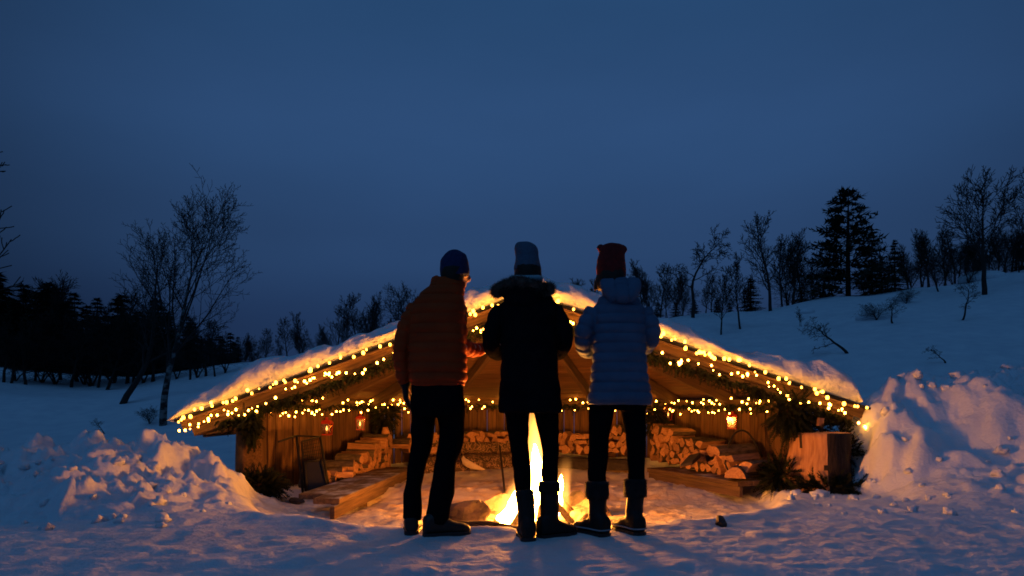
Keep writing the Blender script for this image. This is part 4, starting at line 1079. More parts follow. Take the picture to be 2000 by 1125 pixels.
# ------------------------------------------------------------------ things in the shelter
# iron rack leaning by the wall
rk = empty('iron_rack', W(605, 955, 7.35).to_tuple(), 'black iron rack with a wire mesh panel standing against the plank wall', 'rack')
RB = WM[rk.name]
def rod(name, a, b, r, parent=rk):
    mb = MB(); a = Vector(a); b = Vector(b); c = (a + b) / 2; mb.tube([a - c, b - c], [r, r], 7)
    return link(name, mb.mesh(name), M['iron'], parent, Matrix.Translation(c))
Lb, Lt = W(592, 965, 7.3), W(579, 851, 7.55); Rb, Rt = W(642, 952, 7.35), W(625, 853, 7.7)
rod('frame_leg', Lb, Lt, .014); rod('frame_leg', Rb, Rt, .014); rod('top_bar', Lt, Rt, .010); rod('top_handle', Lt, W(544, 863, 7.3), .012); rod('top_handle', Rt, W(589, 863, 7.35), .010)
rod('inner_post', W(589, 863, 7.5), W(596, 960, 7.4), .009)
mb = MB()
for i in range(11):
    t = (i + .5) / 11; a = W(589, 864, 7.5).lerp(Rt, t); b = W(593, 905, 7.45).lerp(W(634, 903, 7.55), t); mb.tube([a, b], [.0035, .0035], 4)
for i in range(7):
    t = (i + .5) / 7; a = W(589, 864, 7.5).lerp(W(593, 905, 7.45), t); b = Rt.lerp(W(634, 903, 7.55), t); mb.tube([a, b], [.0035, .0035], 4)
o = link('mesh_panel', mb.mesh('mesh_panel'), M['iron'], rk); o['kind'] = 'stuff'
q = [W(600, 961, 7.28), W(640, 952, 7.30), W(627, 898, 7.42), W(596, 901, 7.40)]
mb = MB(); mb.add(q + [p + Vector((0, .02, 0)) for p in q], [(0, 1, 2, 3), (7, 6, 5, 4), (0, 4, 5, 1), (1, 5, 6, 2), (2, 6, 7, 3), (3, 7, 4, 0)])
link('lower_plate', mb.mesh('lower_plate', False), M['iron'], rk)
rod('plate_edge', q[0] - Z3 * 0 + Vector((0, -.01, 0)), q[3] + Vector((0, -.01, 0)), .011); rod('plate_edge', q[1] + Vector((0, -.01, 0)), q[2] + Vector((0, -.01, 0)), .011); rod('plate_edge', q[2] + Vector((0, -.01, 0)), q[3] + Vector((0, -.01, 0)), .009)

# iron hoop of the log carrier
pts = []
for px, py, Yd in ((1418, 892, 7.62), (1424, 864, 7.6), (1434, 846, 7.6), (1448, 839, 7.6), (1462, 845, 7.6), (1476, 866, 7.6), (1489, 893, 7.6)): pts.append(W(px, py, Yd))
hp = []
for i in range(len(pts) - 1):
    for t in np.linspace(0, 1, 6, endpoint=False): hp.append(pts[i].lerp(pts[i + 1], t))
hp.append(pts[-1])
for _ in range(6): hp = [hp[0]] + [(hp[i - 1] + hp[i] * 2 + hp[i + 1]) / 4 for i in range(1, len(hp) - 1)] + [hp[-1]]
c0 = hp[0].copy(); lowl = W(1430, 928, 7.2)
ho = empty('log_carrier', lowl.to_tuple(), 'black iron log carrier with a tall arched handle at the end of the firewood stack', 'log carrier')
mb = MB(); mb.tube([p - lowl for p in hp], .011, 7); link('arched_handle', mb.mesh('arched_handle'), M['iron'], ho, Matrix.Translation(lowl))
for a, b in ((hp[0], W(1416, 905, 7.3)), (W(1416, 905, 7.3), W(1426, 928, 7.15)), (hp[-1], W(1496, 922, 7.35)), (W(1426, 928, 7.15), W(1496, 926, 7.3))):
    mb = MB(); c = (a + b) / 2; mb.tube([a - c, b - c], .010, 7); link('bar', mb.mesh('bar'), M['iron'], ho, Matrix.Translation(c))

# chopping stump with flared foot and a split face towards the fire
sc = Vector((3.20, 7.12, 0)); sz = gz(sc.x, sc.y)
mb = MB(); rings = []; n = 40; topz = CZ - 55 * 7.12 / F
for i in range(15):
    t = i / 14; z = sz - .12 + (topz - sz + .12) * t; ring = []
    for k in range(n):
        a = 2 * math.pi * k / n; r = .275 * (1.04 + .30 * (1 - t) ** 1.6 * (1 + .6 * math.sin(5 * a)) - .02 * t)
        r *= 1 + .06 * math.sin(3 * a + 1 + z * 2) + .12 * mnoise.noise(Vector((math.cos(a) * 3, math.sin(a) * 3, z * 2.5))) + .03 * mnoise.noise(Vector((math.cos(a) * 8, math.sin(a) * 8, z * 5)))
        p = Vector((r * math.cos(a), r * math.sin(a), z))
        # the bark has been split off on the fire side
        nrm_ = Vector((-.80, -.60, 0)).normalized(); e = p.dot(nrm_) - .205 - .03 * (1 - t) - .035 * mnoise.noise(Vector((1.3, z * 4, 2)))
        if e > 0: p = p - nrm_ * e * (.80 + .25 * mnoise.noise(Vector((math.cos(a) * 9, math.sin(a) * 9, z * 3))))
        if i == 14: p.z += .012 * mnoise.noise(p * 9)
        ring.append(p)
    rings.append(ring)
rings.append([Vector((p.x * .55, p.y * .55, topz + .006 + .01 * mnoise.noise(p * 7))) for p in rings[-1]])
mb.rings(rings); me = mb.mesh('chopping_stump')
me.materials.append(M['stump']); me.materials.append(M['stumpwood'])
for p in me.polygons:
    c = p.center
    if p.normal.z > .6 and c.z > topz - .03: p.material_index = 1; p.use_smooth = False
    elif p.normal.dot(Vector((-.80, -.60, 0))) > .93 and Vector((c.x, c.y, 0)).dot(Vector((-.8, -.6, 0))) > .19: p.material_index = 1
link('chopping_stump', me, (), None, Matrix.Translation((sc.x, sc.y, 0)), label='thick chopping stump with a split orange face beside the snow bank', category='stump')
tb = W(1604, 842, 7.08); tl = empty('hatchet', tb.to_tuple(), 'small hatchet with a wooden block head stuck upright in the chopping stump', 'hatchet')
mb = MB(); mb.box((0, 0, .03), (.022, .05, .10)); link('blade', mb.mesh('blade', False), M['iron'], tl, WM[tl.name])
fr = WM[tl.name] @ Matrix.Translation((-.01, 0, .095)) @ Matrix.Rotation(R(8), 4, 'Y')
link('handle_end', board_mesh(.085, .05, .062, .010), M['logwood'], tl, fr @ Matrix.Rotation(R(90), 4, 'Y'), smooth=False)
mb = MB(); mb.tube([(0, 0, 0), (.01, .0, .14), (.015, 0, .22)], [.035, .03, .028], 8)
link('pale_stake', mb.mesh('pale_stake'), M['bench'], None, Matrix.Translation(W(1579, 842, 7.42)), label='short pale wooden stake between the post garland and the chopping stump', category='stake')

# patterned hides on the back bench
hm = bpy.data.materials.new('patterned_hide'); hm.use_nodes = True; t = hm.node_tree; b = t.nodes['Principled BSDF']; b.inputs['Roughness'].default_value = .95
tcn = t.nodes.new('ShaderNodeTexCoord'); nz = t.nodes.new('ShaderNodeTexNoise'); nz.inputs['Scale'].default_value = 9; nz.inputs['Detail'].default_value = 2; nz.inputs['Distortion'].default_value = 2.5
t.links.new(tcn.outputs['Object'], nz.inputs['Vector'])
rp = t.nodes.new('ShaderNodeValToRGB'); t.links.new(nz.outputs['Fac'], rp.inputs['Fac']); e = rp.color_ramp.elements
e[0].position = .36; e[0].color = (.055, .034, .022, 1); e[1].position = .66; e[1].color = (.085, .05, .03, 1)
for p_, c_ in ((.44, (.06, .036, .024)), (.47, (.36, .22, .12)), (.53, (.30, .18, .10)), (.56, (.07, .042, .026))):
    q = e.new(p_); q.color = (*c_, 1)
t.links.new(rp.outputs[0], b.inputs['Base Color'])
M['pattern'] = hm
def drape(name, p0, p1, prof, label, m, wob=.02, seed=0, cat='hide', thick=.022):
    """cloth hung over a bench: prof is (offset towards the fire, height) along its fall"""
    p0 = Vector((*p0, 0)); p1 = Vector((*p1, 0)); d = (p1 - p0).normalized(); n = Vector((d.y, -d.x, 0))
    nu, nvv = 26, 22; L_ = (p1 - p0).length; vs = []; ps = [Vector((a, b, 0)) for a, b in prof]
    for j in range(nvv):
        t = j / (nvv - 1) * (len(ps) - 1); k = min(int(t), len(ps) - 2); f = t - k; q = ps[k].lerp(ps[k + 1], f)
        for i in range(nu):
            u = i / (nu - 1); ed = 1 + .10 * mnoise.noise(Vector((j * .35, seed, u > .5)))
            x = (u - .5) * L_ * ed + L_ / 2
            w_ = wob * mnoise.noise(Vector((u * 5, j * .28, seed))) + wob * .4 * mnoise.noise(Vector((u * 13, j * .7, seed)))
            vs.append(p0 + d * x + n * (q.x + w_ + .04 * mnoise.noise(Vector((u * 3, seed, 1))) * (j / nvv)) + Z3 * (q.y + w_ * .8))
    c = sum(vs, Vector()) / len(vs); vs = [v - c for v in vs]
    fs = [(j * nu + i, j * nu + i + 1, (j + 1) * nu + i + 1, (j + 1) * nu + i) for j in range(nvv - 1) for i in range(nu - 1)]
    mb = MB(); mb.add(vs, fs); o = link(name, mb.mesh(name), m, None, Matrix.Translation(c), label=label, category=cat)
    so = o.modifiers.new('thickness', 'SOLIDIFY'); so.thickness = thick; so.offset = 0
    return o
drape('hide', (-1.25, 9.02), (-.62, 9.28), [(-.30, .36), (-.30, .16), (-.24, .09), (.0, .10), (.06, .05), (.09, -.13)], 'patterned hide over the bench end seen between the man\'s legs', M['pattern'], seed=2)
drape('hide', (-.60, 9.24), (.12, 9.52), [(-.33, .28), (-.30, .12), (-.22, .10), (.0, .11), (.05, .06), (.10, -.12), (.22, -.15)], 'patterned hide with curled pale edge draped over the bench behind the fire', M['pattern'], seed=5, wob=.03)
# its pale curled-up edge
pts = [W(903, 893, 8.75), W(907, 901, 8.72), W(916, 907, 8.7), (W(928, 912, 8.68)), W(947, 917, 8.66)]
mb = MB(); c = pts[2]
rings = []
for i, p in enumerate(pts):
    wv = [.045, .07, .075, .06, .01][i]
    rings.append([p - c + Vector((a * .5, b, g)) for a, b, g in ((-wv * .6, -.01, -wv * .5), (wv * .6, -.015, wv * .55), (wv * .6, .0, wv * .5), (-wv * .5, .01, -wv * .55))])
mb.rings(rings); link('hide_edge', mb.mesh('hide_edge'), M['hidepale'], None, Matrix.Translation(c), label='pale curled strip of hide lying against the patterned hide', category='hide strip')
drape('felt_pad', (.62, 9.36), (1.62, 8.97), [(-.22, .06), (-.1, .07), (.02, .065), (.05, .03), (.055, -.06)], 'long dark felt pad lying on the bench behind the blue woman\'s legs', M['darkpad'], wob=.008, seed=9, cat='seat pad', thick=.02)
# thin black pad on the hoop-side bench
q = [W(1328, 912, 7.75), W(1352, 908, 7.7), W(1368, 894, 8.0), W(1346, 902, 8.1)]
mb = MB(); q2 = [p + Z3 * (.02 + .02 * i) for i, p in enumerate((q[0], q[1], q[2], q[3]))]
mb.add(q + q2, [(3, 2, 1, 0), (4, 5, 6, 7), (0, 1, 5, 4), (1, 2, 6, 5), (2, 3, 7, 6), (3, 0, 4, 7)])
link('folded_mitten', mb.mesh('folded_mitten', False), M['darkpad'], None, label='flat dark piece of leather lying on the bench in front of the tall firewood stack', category='leather')
# poker leaning in the pit
mb = MB(); a, b = W(976, 872, 8.6), W(988, 934, 7.3); b.z = gz(b.x, b.y); c = (a + b) / 2
mb.tube([a - c, (b - c) * .95, b - c], [.013, .013, .011], 7)
link('fire_poker', mb.mesh('fire_poker'), M['char'], None, Matrix.Translation(c), label='thin fire poker stuck in the snow in front of the patterned hide', category='poker')
# birch bark roll standing in the left corner
mb = MB(); mb.tube([(0, 0, 0), (.01, 0, .12), (.0, .0, .19)], [.05, .055, .035], 9)
link('upright_log', mb.mesh('upright_log'), M['logwood'], None, Matrix.Translation(W(752, 862, 9.15)), label='reddish split log standing upright under the corner garland by the leaning stack', category='firewood log')

# chunks of snow thrown out by the plough
def snow_lumps(name, spec, label):
    mb = MB()
    for x, y, r in spec:
        z = gz(x, y); sd = random.uniform(0, 50); b0 = len(mb.v)
        mb.ellipsoid((0, 0, 0), 1, 1, 1, 12, 8)
        for i in range(b0, len(mb.v)):
            p = Vector(mb.v[i]); p = p * (1 + .75 * mnoise.noise(p * 1.3 + Vector((sd, 0, 0))) + .25 * mnoise.noise(p * 3.1 + Vector((sd, 0, 0))))
            mb.v[i] = (x + p.x * r, y + p.y * r, z + r * .25 + p.z * r * .75)
    o = link(name, mb.mesh(name), M['roofsnow'], kind='stuff'); o['label'] = label
rr = random.Random(4)
sp = [(rr.uniform(-5, -2.2), rr.uniform(4.4, 6.0), rr.choice((rr.uniform(.012, .03), rr.uniform(.015, .055)))) for _ in range(55)] + [(-2.55 + rr.uniform(-.3, .3), 4.62 + rr.uniform(-.08, .08), rr.uniform(.025, .05)) for _ in range(4)]
snow_lumps('snow_chunks', sp, 'lumps of snow lying on the bank by the long eave')
sp = []
while len(sp) < 90:
    x = rr.uniform(2.4, 6.4); y = rr.uniform(5.0, 7.4)
    if x < 3.3 and y > 6.5: continue
    sp.append((x, y, rr.choice((rr.uniform(.012, .028), rr.uniform(.012, .03), rr.uniform(.02, .055)))))
for x, y, r in ((2.9, 6.45, .08), (2.7, 6.5, .05), (4.3, 7.25, .055), (4.42, 7.2, .05), (4.78, 7.3, .07), (3.86, 7.05, .05), (5.3, 7.3, .06), (5.45, 7.25, .05)): sp.append((x, y, r))
snow_lumps('snow_chunks', sp, 'lumps of snow lying on the bank by the chopping stump')
# ------------------------------------------------------------------ people
YP = 4.25; K = YP / F
def Q(px, py, dy=0.0): return Vector(((px - 1000) * K, YP + dy, CZ + (HY - py) * K))
def loft(mb, secs, n=32, ex=2.4, dy0=0.0):
    """secs: (py, xl, xr, half depth[, dy]) in photo pixels at the figures' distance, bottom to top"""
    rings = []
    for s in secs:
        py, xl, xr, dp = s[:4]; dy = s[4] if len(s) > 4 else 0
        c = Q((xl + xr) / 2, py, dy + dy0); rx = (xr - xl) / 2 * K; ring = []
        for k in range(n):
            a = 2 * math.pi * k / n; ca, sa = math.cos(a), math.sin(a)
            ring.append(c + Vector((rx * math.copysign(abs(ca) ** (2 / ex), ca), dp * math.copysign(abs(sa) ** (2 / ex), sa), 0)))
        rings.append(ring)
    mb.rings(rings)
def limb(mb, pts, n=14, ext=True):
    P = [Q(*p[:3]) for p in pts]; r = [p[3] for p in pts]
    # smooth the path
    PP, RR = [], []
    m = len(P)
    for i in range(m - 1):
        p0, p1, p2, p3 = P[max(i - 1, 0)], P[i], P[i + 1], P[min(i + 2, m - 1)]
        for t in np.linspace(0, 1, 6, endpoint=False):
            t2, t3 = t * t, t * t * t
            PP.append((p1 * 2 + (p2 - p0) * t + (p0 * 2 - p1 * 5 + p2 * 4 - p3) * t2 + (-p0 + p1 * 3 - p2 * 3 + p3) * t3) * .5); RR.append(r[i] + (r[i + 1] - r[i]) * t)
    PP.append(P[-1]); RR.append(r[-1]); mb.tube(PP, RR, n); return PP
def n3(co, s, seed=0.):
    return np.array([mnoise.noise(Vector((p[0] * s + seed, p[1] * s, p[2] * s))) for p in co])

def quilted(name, secs, arms, parent, m, spacing, amp, voxel=.0065, wr=.005, extra=None, belt=None, collar_z=None):
    mb = MB(); loft(mb, secs); paths = [limb(mb, a) for a in arms]
    if extra: extra(mb)
    me = remesh(mb, voxel, 3); co, no = get_vn(me)
    # which piece does each vertex belong to: torso (height) or a sleeve (length along it)
    zs = np.array([CZ + (HY - s[0]) * K for s in secs]); xl = np.array([(s[1] - 1000) * K for s in secs]); xr = np.array([(s[2] - 1000) * K for s in secs]); dp = np.array([s[3] for s in secs])
    o = np.argsort(zs); cx = np.interp(co[:, 2], zs[o], ((xl + xr) / 2)[o]); rx = np.interp(co[:, 2], zs[o], ((xr - xl) / 2)[o]); rd = np.interp(co[:, 2], zs[o], dp[o])
    tor = np.sqrt(((co[:, 0] - cx) / rx) ** 2 + ((co[:, 1] - YP) / rd) ** 2)
    phase = co[:, 2] / spacing; best = (tor - 1) * .13
    arm_d = np.full(len(co), 9.0); arm_ph = np.zeros(len(co))
    for pth, a in zip(paths, arms):
        P = np.array([p[:] for p in pth]); r_ = np.interp(np.linspace(0, 1, len(P)), np.linspace(0, 1, len(a)), [q[3] for q in a])
        s = np.concatenate([[0], np.cumsum(np.linalg.norm(P[1:] - P[:-1], axis=1))])
        for i in range(len(P) - 1):
            ab = P[i + 1] - P[i]; t = np.clip(((co - P[i]) @ ab) / (ab @ ab), 0, 1); c = P[i] + t[:, None] * ab
            d = np.linalg.norm(co - c, axis=1) - r_[i]; ok = d < arm_d
            arm_d = np.where(ok, d, arm_d); arm_ph = np.where(ok, (s[i] + t * np.linalg.norm(ab)) / spacing, arm_ph)
    isarm = arm_d < best - .004
    ph = np.where(isarm, arm_ph, phase + .25) + .06 * n3(co, 3.0, 2)
    f = np.abs(np.sin(math.pi * ph)); prof = f ** .32 - .80
    # stitched seam where sleeve and body meet
    seam = np.exp(-((arm_d - best) / .012) ** 2) * (arm_d < .05)
    disp = amp * prof * (1 - .5 * seam) - .008 * seam + wr * n3(co, 9.0, 5) + wr * .6 * n3(co, 22.0, 8)
    set_co(me, co + no * disp[:, None]); me.polygons.foreach_set('use_smooth', [True] * len(me.polygons))
    return link(name, me, m, parent)
def cloth(name, build, parent, m, voxel=.010, wr=.006, freq=10, smooth=3, vert=1.0):
    mb = MB(); build(mb); me = remesh(mb, voxel, smooth); co, no = get_vn(me)
    c2 = co.copy(); c2[:, 2] *= vert
    set_co(me, co + no * (wr * n3(c2, freq, 3) + wr * .5 * n3(c2, freq * 2.3, 7))[:, None]); me.polygons.foreach_set('use_smooth', [True] * len(me.polygons))
    return link(name, me, m, parent)

def hand(mb, wrist, d, palm_n, size=1.0, curl=.5, side=1):
    """palm and five separate fingers with bent knuckles"""
    d = Vector(d).normalized(); n = Vector(palm_n); n = (n - d * n.dot(d)).normalized(); s = d.cross(n) * side; w_ = Vector(wrist)
    for o_ in (-.026, -.009, .009, .026):
        mb.tube([w_ - d * .01 + s * o_ * .7, w_ + d * .045 + s * o_, w_ + d * .088 * (1 - abs(o_) * 1.5) + s * o_], [.019 * size, .0185 * size, .0145 * size], 8)
    for o_, ln in ((-.030, .070), (-.0105, .080), (.0105, .076), (.030, .060)):
        b = w_ + d * .082 + s * o_; pts = [b]; ang = 0
        for seg in (.42, .32, .26):
            ang += curl * .75; dd = d * math.cos(ang) + n * math.sin(ang); pts.append(pts[-1] + dd * ln * seg * size)
        mb.tube(pts, [.0115 * size, .0108 * size, .0098 * size, .0078 * size], 8)
    b = w_ + d * .022 - s * .028; t1 = b + (d * .55 - s * .62 + n * .30).normalized() * .040; t2 = t1 + (d * .85 - s * .15 + n * .35).normalized() * .033
    mb.tube([b, t1, t2], [.0155 * size, .0125 * size, .0095 * size], 8)

def head(mb, c, yaw=0, pitch=0, s=1.0):
    Mx = Matrix.Translation(c) @ Matrix.Rotation(yaw, 4, 'Z') @ Matrix.Rotation(pitch, 4, 'X') @ Matrix.Scale(s, 4)
    E_ = lambda p, a, b, c_: mb.ellipsoid(p, a, b, c_, 16, 11, Mx)
    E_((0, 0, .015), .076, .094, .10)                 # skull; the face looks along +y
    E_((0, .035, -.055), .055, .055, .06)             # jaw
    E_((0, .085, -.092), .026, .018, .018)            # chin
    E_((0, .098, -.025), .013, .022, .022)            # nose
    E_((0, .094, .002), .011, .014, .03)
    E_((0, .082, .028), .052, .016, .014)             # brow
    E_((0, .088, -.062), .026, .012, .012)            # lips
    for sx in (-1, 1):
        E_((sx * .048, .07, -.02), .022, .022, .022)  # cheek
        E_((sx * .032, .078, .006), .014, .012, .011) # eye
        E_((sx * .078, -.005, -.01), .011, .02, .03)  # ear

def body(parent_label, name, headc, yaw, pitch, neck, sh_, el, wr_, hip, knee, ank, toe, tor, hs=1.0, male=True):
    mb = MB(); head(mb, headc, yaw, pitch, hs)
    mb.tube([neck, (neck + headc) / 2, headc - Z3 * .03], [.062, .052, .055], 14)
    loft(mb, tor, 24, 2.2)
    for i in range(2):
        mb.tube([sh_[i], (sh_[i] + el[i]) / 2, el[i]], [.040, .040, .033], 12); mb.tube([el[i], (el[i] * 2 + wr_[i]) / 3, wr_[i]], [.035, .034, .024], 12)
        mb.tube([hip[i], (hip[i] + knee[i]) / 2, knee[i]], [.058, .050, .034], 14); mb.tube([knee[i], (knee[i] * 2 + ank[i]) / 3, ank[i]], [.034, .034, .025], 14)
        mb.tube([ank[i], (ank[i] + toe[i]) / 2 + Z3 * .005, toe[i]], [.030, .032, .024], 10)
        hd = (wr_[i] - el[i]).normalized(); hand(mb, wr_[i], hd, Vector((0, .6, -.5)) if abs(hd.z) < .8 else Vector((1 if i == 0 else -1, .2, 0)), .9, .45, 1 if i == 0 else -1)
    me = remesh(mb, .0085, 2)
    o = link('person', me, M['skin']); o['label'] = parent_label; o['category'] = 'person'
    return o

def knit_hat(name, secs, parent, m, depth=1.12, dy=0.0, lumps=None, brim=True, tilt=0):
    def bld(mb):
        rings = []
        for py, xl, xr in secs:
            c = Q((xl + xr) / 2, py, dy); rx = (xr - xl) / 2 * K
            rings.append([c + Vector((rx * math.cos(a), rx * depth * math.sin(a), tilt * rx * math.sin(a))) for a in np.linspace(0, 2 * math.pi, 29)[:-1]])
        mb.rings(rings)
        if lumps:
            for px, py, r, ddy in lumps: mb.ellipsoid(Q(px, py, dy + ddy), r, r, r, 10, 7)
    o = cloth(name, bld, parent, m, .008, .005, 12, 2)
    if brim:
        py, xl, xr = secs[0]; mb = MB(); c0 = Q((xl + xr) / 2, py, dy); rx = (xr - xl) / 2 * K
        rings = []
        for r_, z in ((.97, -.004), (1.03, .004), (1.055, .022), (1.05, .045), (1.02, .058), (.95, .05)):
            rings.append([c0 + Vector((rx * r_ * math.cos(a), rx * depth * r_ * math.sin(a), z + tilt * rx * math.sin(a))) for a in np.linspace(0, 2 * math.pi, 41)[:-1]])
        mb.rings(rings, cap=False); link('folded_brim', mb.mesh('folded_brim'), m, o)
    return o

def boot(parent, ank, ang, length, width, shaft, m, sole_m, height=.10, welt=None, cuff=None, nm='boot'):
    """ank: ground point under the ankle; shaft: list of (z, dx, dy, r) going up"""
    a = R(ang); d = Vector((math.cos(a), math.sin(a), 0)); s = Vector((-d.y, d.x, 0)); g = Vector(ank)
    heel = -.30 * length
    def sec(t, w_, z0, z1):
        c = g + d * (heel + t * length); return [c + s * (w_ * math.cos(q) * abs(math.cos(q)) ** -.25 if abs(math.cos(q)) > .01 else 0) + Z3 * ((z0 + z1) / 2 + (z1 - z0) / 2 * math.sin(q)) for q in np.linspace(0, 2 * math.pi, 19)[:-1]]
    def bld(mb):
        hw = width / 2
        mb.rings([sec(.0, hw * .45, .03, .10), sec(.03, hw * .72, .015, .13), sec(.15, hw * .80, .012, .15), sec(.32, hw * .82, .012, .15), sec(.48, hw * .88, .012, height + .015), sec(.66, hw * 1.0, .012, height - .012), sec(.82, hw * .96, .012, height - .025), sec(.94, hw * .72, .014, height - .035), sec(1.0, hw * .38, .022, height - .05)])
        P = [g + Z3 * .06] + [g + Vector((x, y, z)) for z, x, y, r in shaft]
        mb.tube(P, [shaft[0][3] * .95] + [q[3] for q in shaft], 16)
    b = cloth(nm, bld, parent, m, .008, .004, 16, 3)
    mb = MB(); prof = []
    outl = [(-.01, .0), (.0, .40), (.05, .74), (.2, .82), (.36, .78), (.52, .88), (.68, 1.03), (.84, .98), (.95, .74), (1.01, .36), (1.02, .0)]
    pts = [(t, w_) for t, w_ in outl] + [(t, -w_) for t, w_ in outl[-2:0:-1]]
    for z, k_ in ((0, .98), (.004, 1.0), (.024, 1.02), (.028, .98)):
        prof.append([g + d * (heel + t * length) + s * (w_ * width / 2 * k_) + Z3 * z for t, w_ in pts])
    mb.rings(prof); link('sole', mb.mesh('sole', False), sole_m, b)
    if welt:
        mb = MB(); ring = []
        for t, w_ in pts: ring.append(g + d * (heel + (t * 1.0) * length) + s * (w_ * width / 2 * 1.02) + Z3 * .048)
        n = len(ring)
        A = [p + Vector((0, 0, -.004)) for p in ring]; cc = sum(ring, Vector()) / n
        O = [p + (p - cc).normalized() * .006 for p in ring]
        mb.rings([A, [p + Z3 * -.001 for p in O], [p + Z3 * .003 for p in O], [p + Z3 * .005 for p in ring]], cap=False)
        link('welt', mb.mesh('welt'), welt, b)
    if cuff:
        z0, z1, r, cx, cyy = cuff; mb = MB()
        c = g + Vector((cx, cyy, 0)); rings = []
        for t, k_ in ((0, .86), (.06, 1.0), (.3, 1.06), (.6, 1.02), (.92, 1.0), (1, .84)):
            rings.append([c + Vector((r * k_ * (1 + .06 * mnoise.noise(Vector((math.cos(q) * 2, math.sin(q) * 2, t * 3)))) * math.cos(q), r * k_ * math.sin(q), z0 + (z1 - z0) * t)) for q in np.linspace(0, 2 * math.pi, 25)[:-1]])
        mb.rings(rings); pts_ = []
        co = link('fur_cuff', mb.mesh('fur_cuff'), M['bootfur'], b)
        fb = MB()
        for _ in range(1500):
            q = random.uniform(0, 6.283); t = random.random(); nrm_ = Vector((math.cos(q), math.sin(q), 0)); p = c + nrm_ * r * .99 + Z3 * (z0 + (z1 - z0) * t)
            dr = (nrm_ * .7 + rdir() * .5 + Vector((0, 0, -.5))).normalized() * random.uniform(.008, .018); sd = dr.cross(Z3).normalized() * .0016
            fb.add([p - sd, p + sd, p + dr], [(0, 1, 2)])
        f_ = link('fur', fb.mesh('fur', False), M['bootfur'], b); f_['kind'] = 'stuff'
    return b

def glove(parent, wrist, d, palm, m, side, curl=.5):
    mb = MB(); hand(mb, wrist, d, palm, 1.16, curl, side); dv = Vector(d).normalized()
    mb.tube([Vector(wrist) - dv * .05, Vector(wrist) + dv * .01], [.038, .032], 12)
    me = remesh(mb, .0042, 2); return link('glove', me, m, parent)

# ---- man in the rust jacket
pm = body('man in a rust quilted jacket and navy beanie standing nearest the bark post', 'person', Q(890, 530, .04), R(-24), R(-8), Q(876, 556, .0),
          [Q(818, 595), Q(890, 595)], [Q(785, 685, -.02), Q(895, 676, .0)], [Q(791, 752, .03), Q(938, 677, .22)],
          [Q(832, 775), Q(880, 775)], [Q(821, 880, .03), Q(875, 885, .02)], [Q(804, 1012, .0), Q(858, 1018, -.06)], [Q(802, 1036, .14), Q(884, 1036, -.02)],
          [(790, 812, 900, .085), (740, 815, 898, .095), (680, 815, 895, .095), (620, 812, 898, .10), (585, 822, 892, .08), (560, 850, 896, .055)])
Mn = pm
man_secs = [(754, 806, 906, .118), (750, 803, 909, .130), (742, 801, 911, .140), (720, 799, 911, .145), (680, 797, 911, .142), (640, 797, 913, .142), (610, 799, 913, .142), (590, 806, 910, .132), (576, 818, 907, .118), (564, 832, 905, .100), (555, 841, 905, .088)]
quilted('jacket', man_secs, [[(817, 600, 0, .066), (795, 640, -.02, .058), (784, 690, -.02, .050), (787, 735, .01, .045), (789, 746, .02, .043)],
                             [(893, 600, 0, .066), (897, 645, -.01, .060), (897, 668, .03, .056), (915, 679, .13, .047), (937, 677, .23, .040)]], Mn, M['redjacket'], .060, .017)
def bld(mb):
    rings = []
    for py, xl, xr, sl in ((566, 836, 908, 0), (556, 840, 909, .004), (547, 843, 908, .006), (544, 845, 907, .006), (547, 849, 904, .005), (556, 850, 900, .0)):
        c = Q((xl + xr) / 2, py, .01); rx = (xr - xl) / 2 * K
        rings.append([c + Vector((rx * math.cos(a), rx * .88 * math.sin(a), -sl * 3 * math.cos(a) * .8)) for a in np.linspace(0, 2 * math.pi, 29)[:-1]])
    mb.rings(rings, cap=True)
cloth('collar', bld, Mn, M['redjacket'], .009, .005, 12, 2)
def bld(mb):
    loft(mb, [(812, 806, 908, .10), (795, 803, 909, .118), (745, 806, 906, .115), (738, 806, 906, .115)])
    limb(mb, [(829, 775, 0, .082), (826, 815, .01, .072), (824, 862, .03, .064), (816, 905, .02, .058), (807, 955, .01, .054), (804, 1000, .0, .060), (803, 1014, .0, .060)], 16)
    limb(mb, [(881, 775, 0, .086), (882, 815, .01, .082), (880, 855, .02, .074), (873, 900, .0, .068), (863, 955, -.03, .068), (857, 1000, -.05, .072), (855, 1020, -.06, .070)], 16)
cloth('trousers', bld, Mn, M['blacktrouser'], .0095, .018, 7, 2, .6)
def bld2(mb): loft(mb, [(556, 862, 902, .062), (546, 862, 905, .074), (534, 862, 908, .084), (524, 864, 910, .085)], 24, 2.1, -.005)
cloth('nape_hair', bld2, Mn, M['hair'], .008, .006, 20, 2, .4)
knit_hat('beanie', [(537, 859, 917), (525, 858, 917), (508, 860, 915), (496, 867, 909), (489, 876, 900), (486, 883, 893)], Mn, M['navyknit'], 1.15, .02, brim=False, tilt=.12)
glove(Mn, Q(790, 752, .03), (.02, .15, -1), (1, .2, 0), M['glove'], 1, .35)
glove(Mn, Q(940, 677, .25), (.55, .8, .08), (0, .3, -1), M['brownglove'], -1, .6)
boot(Mn, ((804 - 1000) * K, 4.27, .002), 96, .27, .118, [(.10, 0, 0, .052), (.16, 0, 0, .055)], M['boot'], M['rubber'])
boot(Mn, ((860 - 1000) * K - .01, 4.18, .002), 24, .295, .125, [(.10, 0, 0, .052), (.14, 0, .01, .05)], M['boot'], M['rubber'])

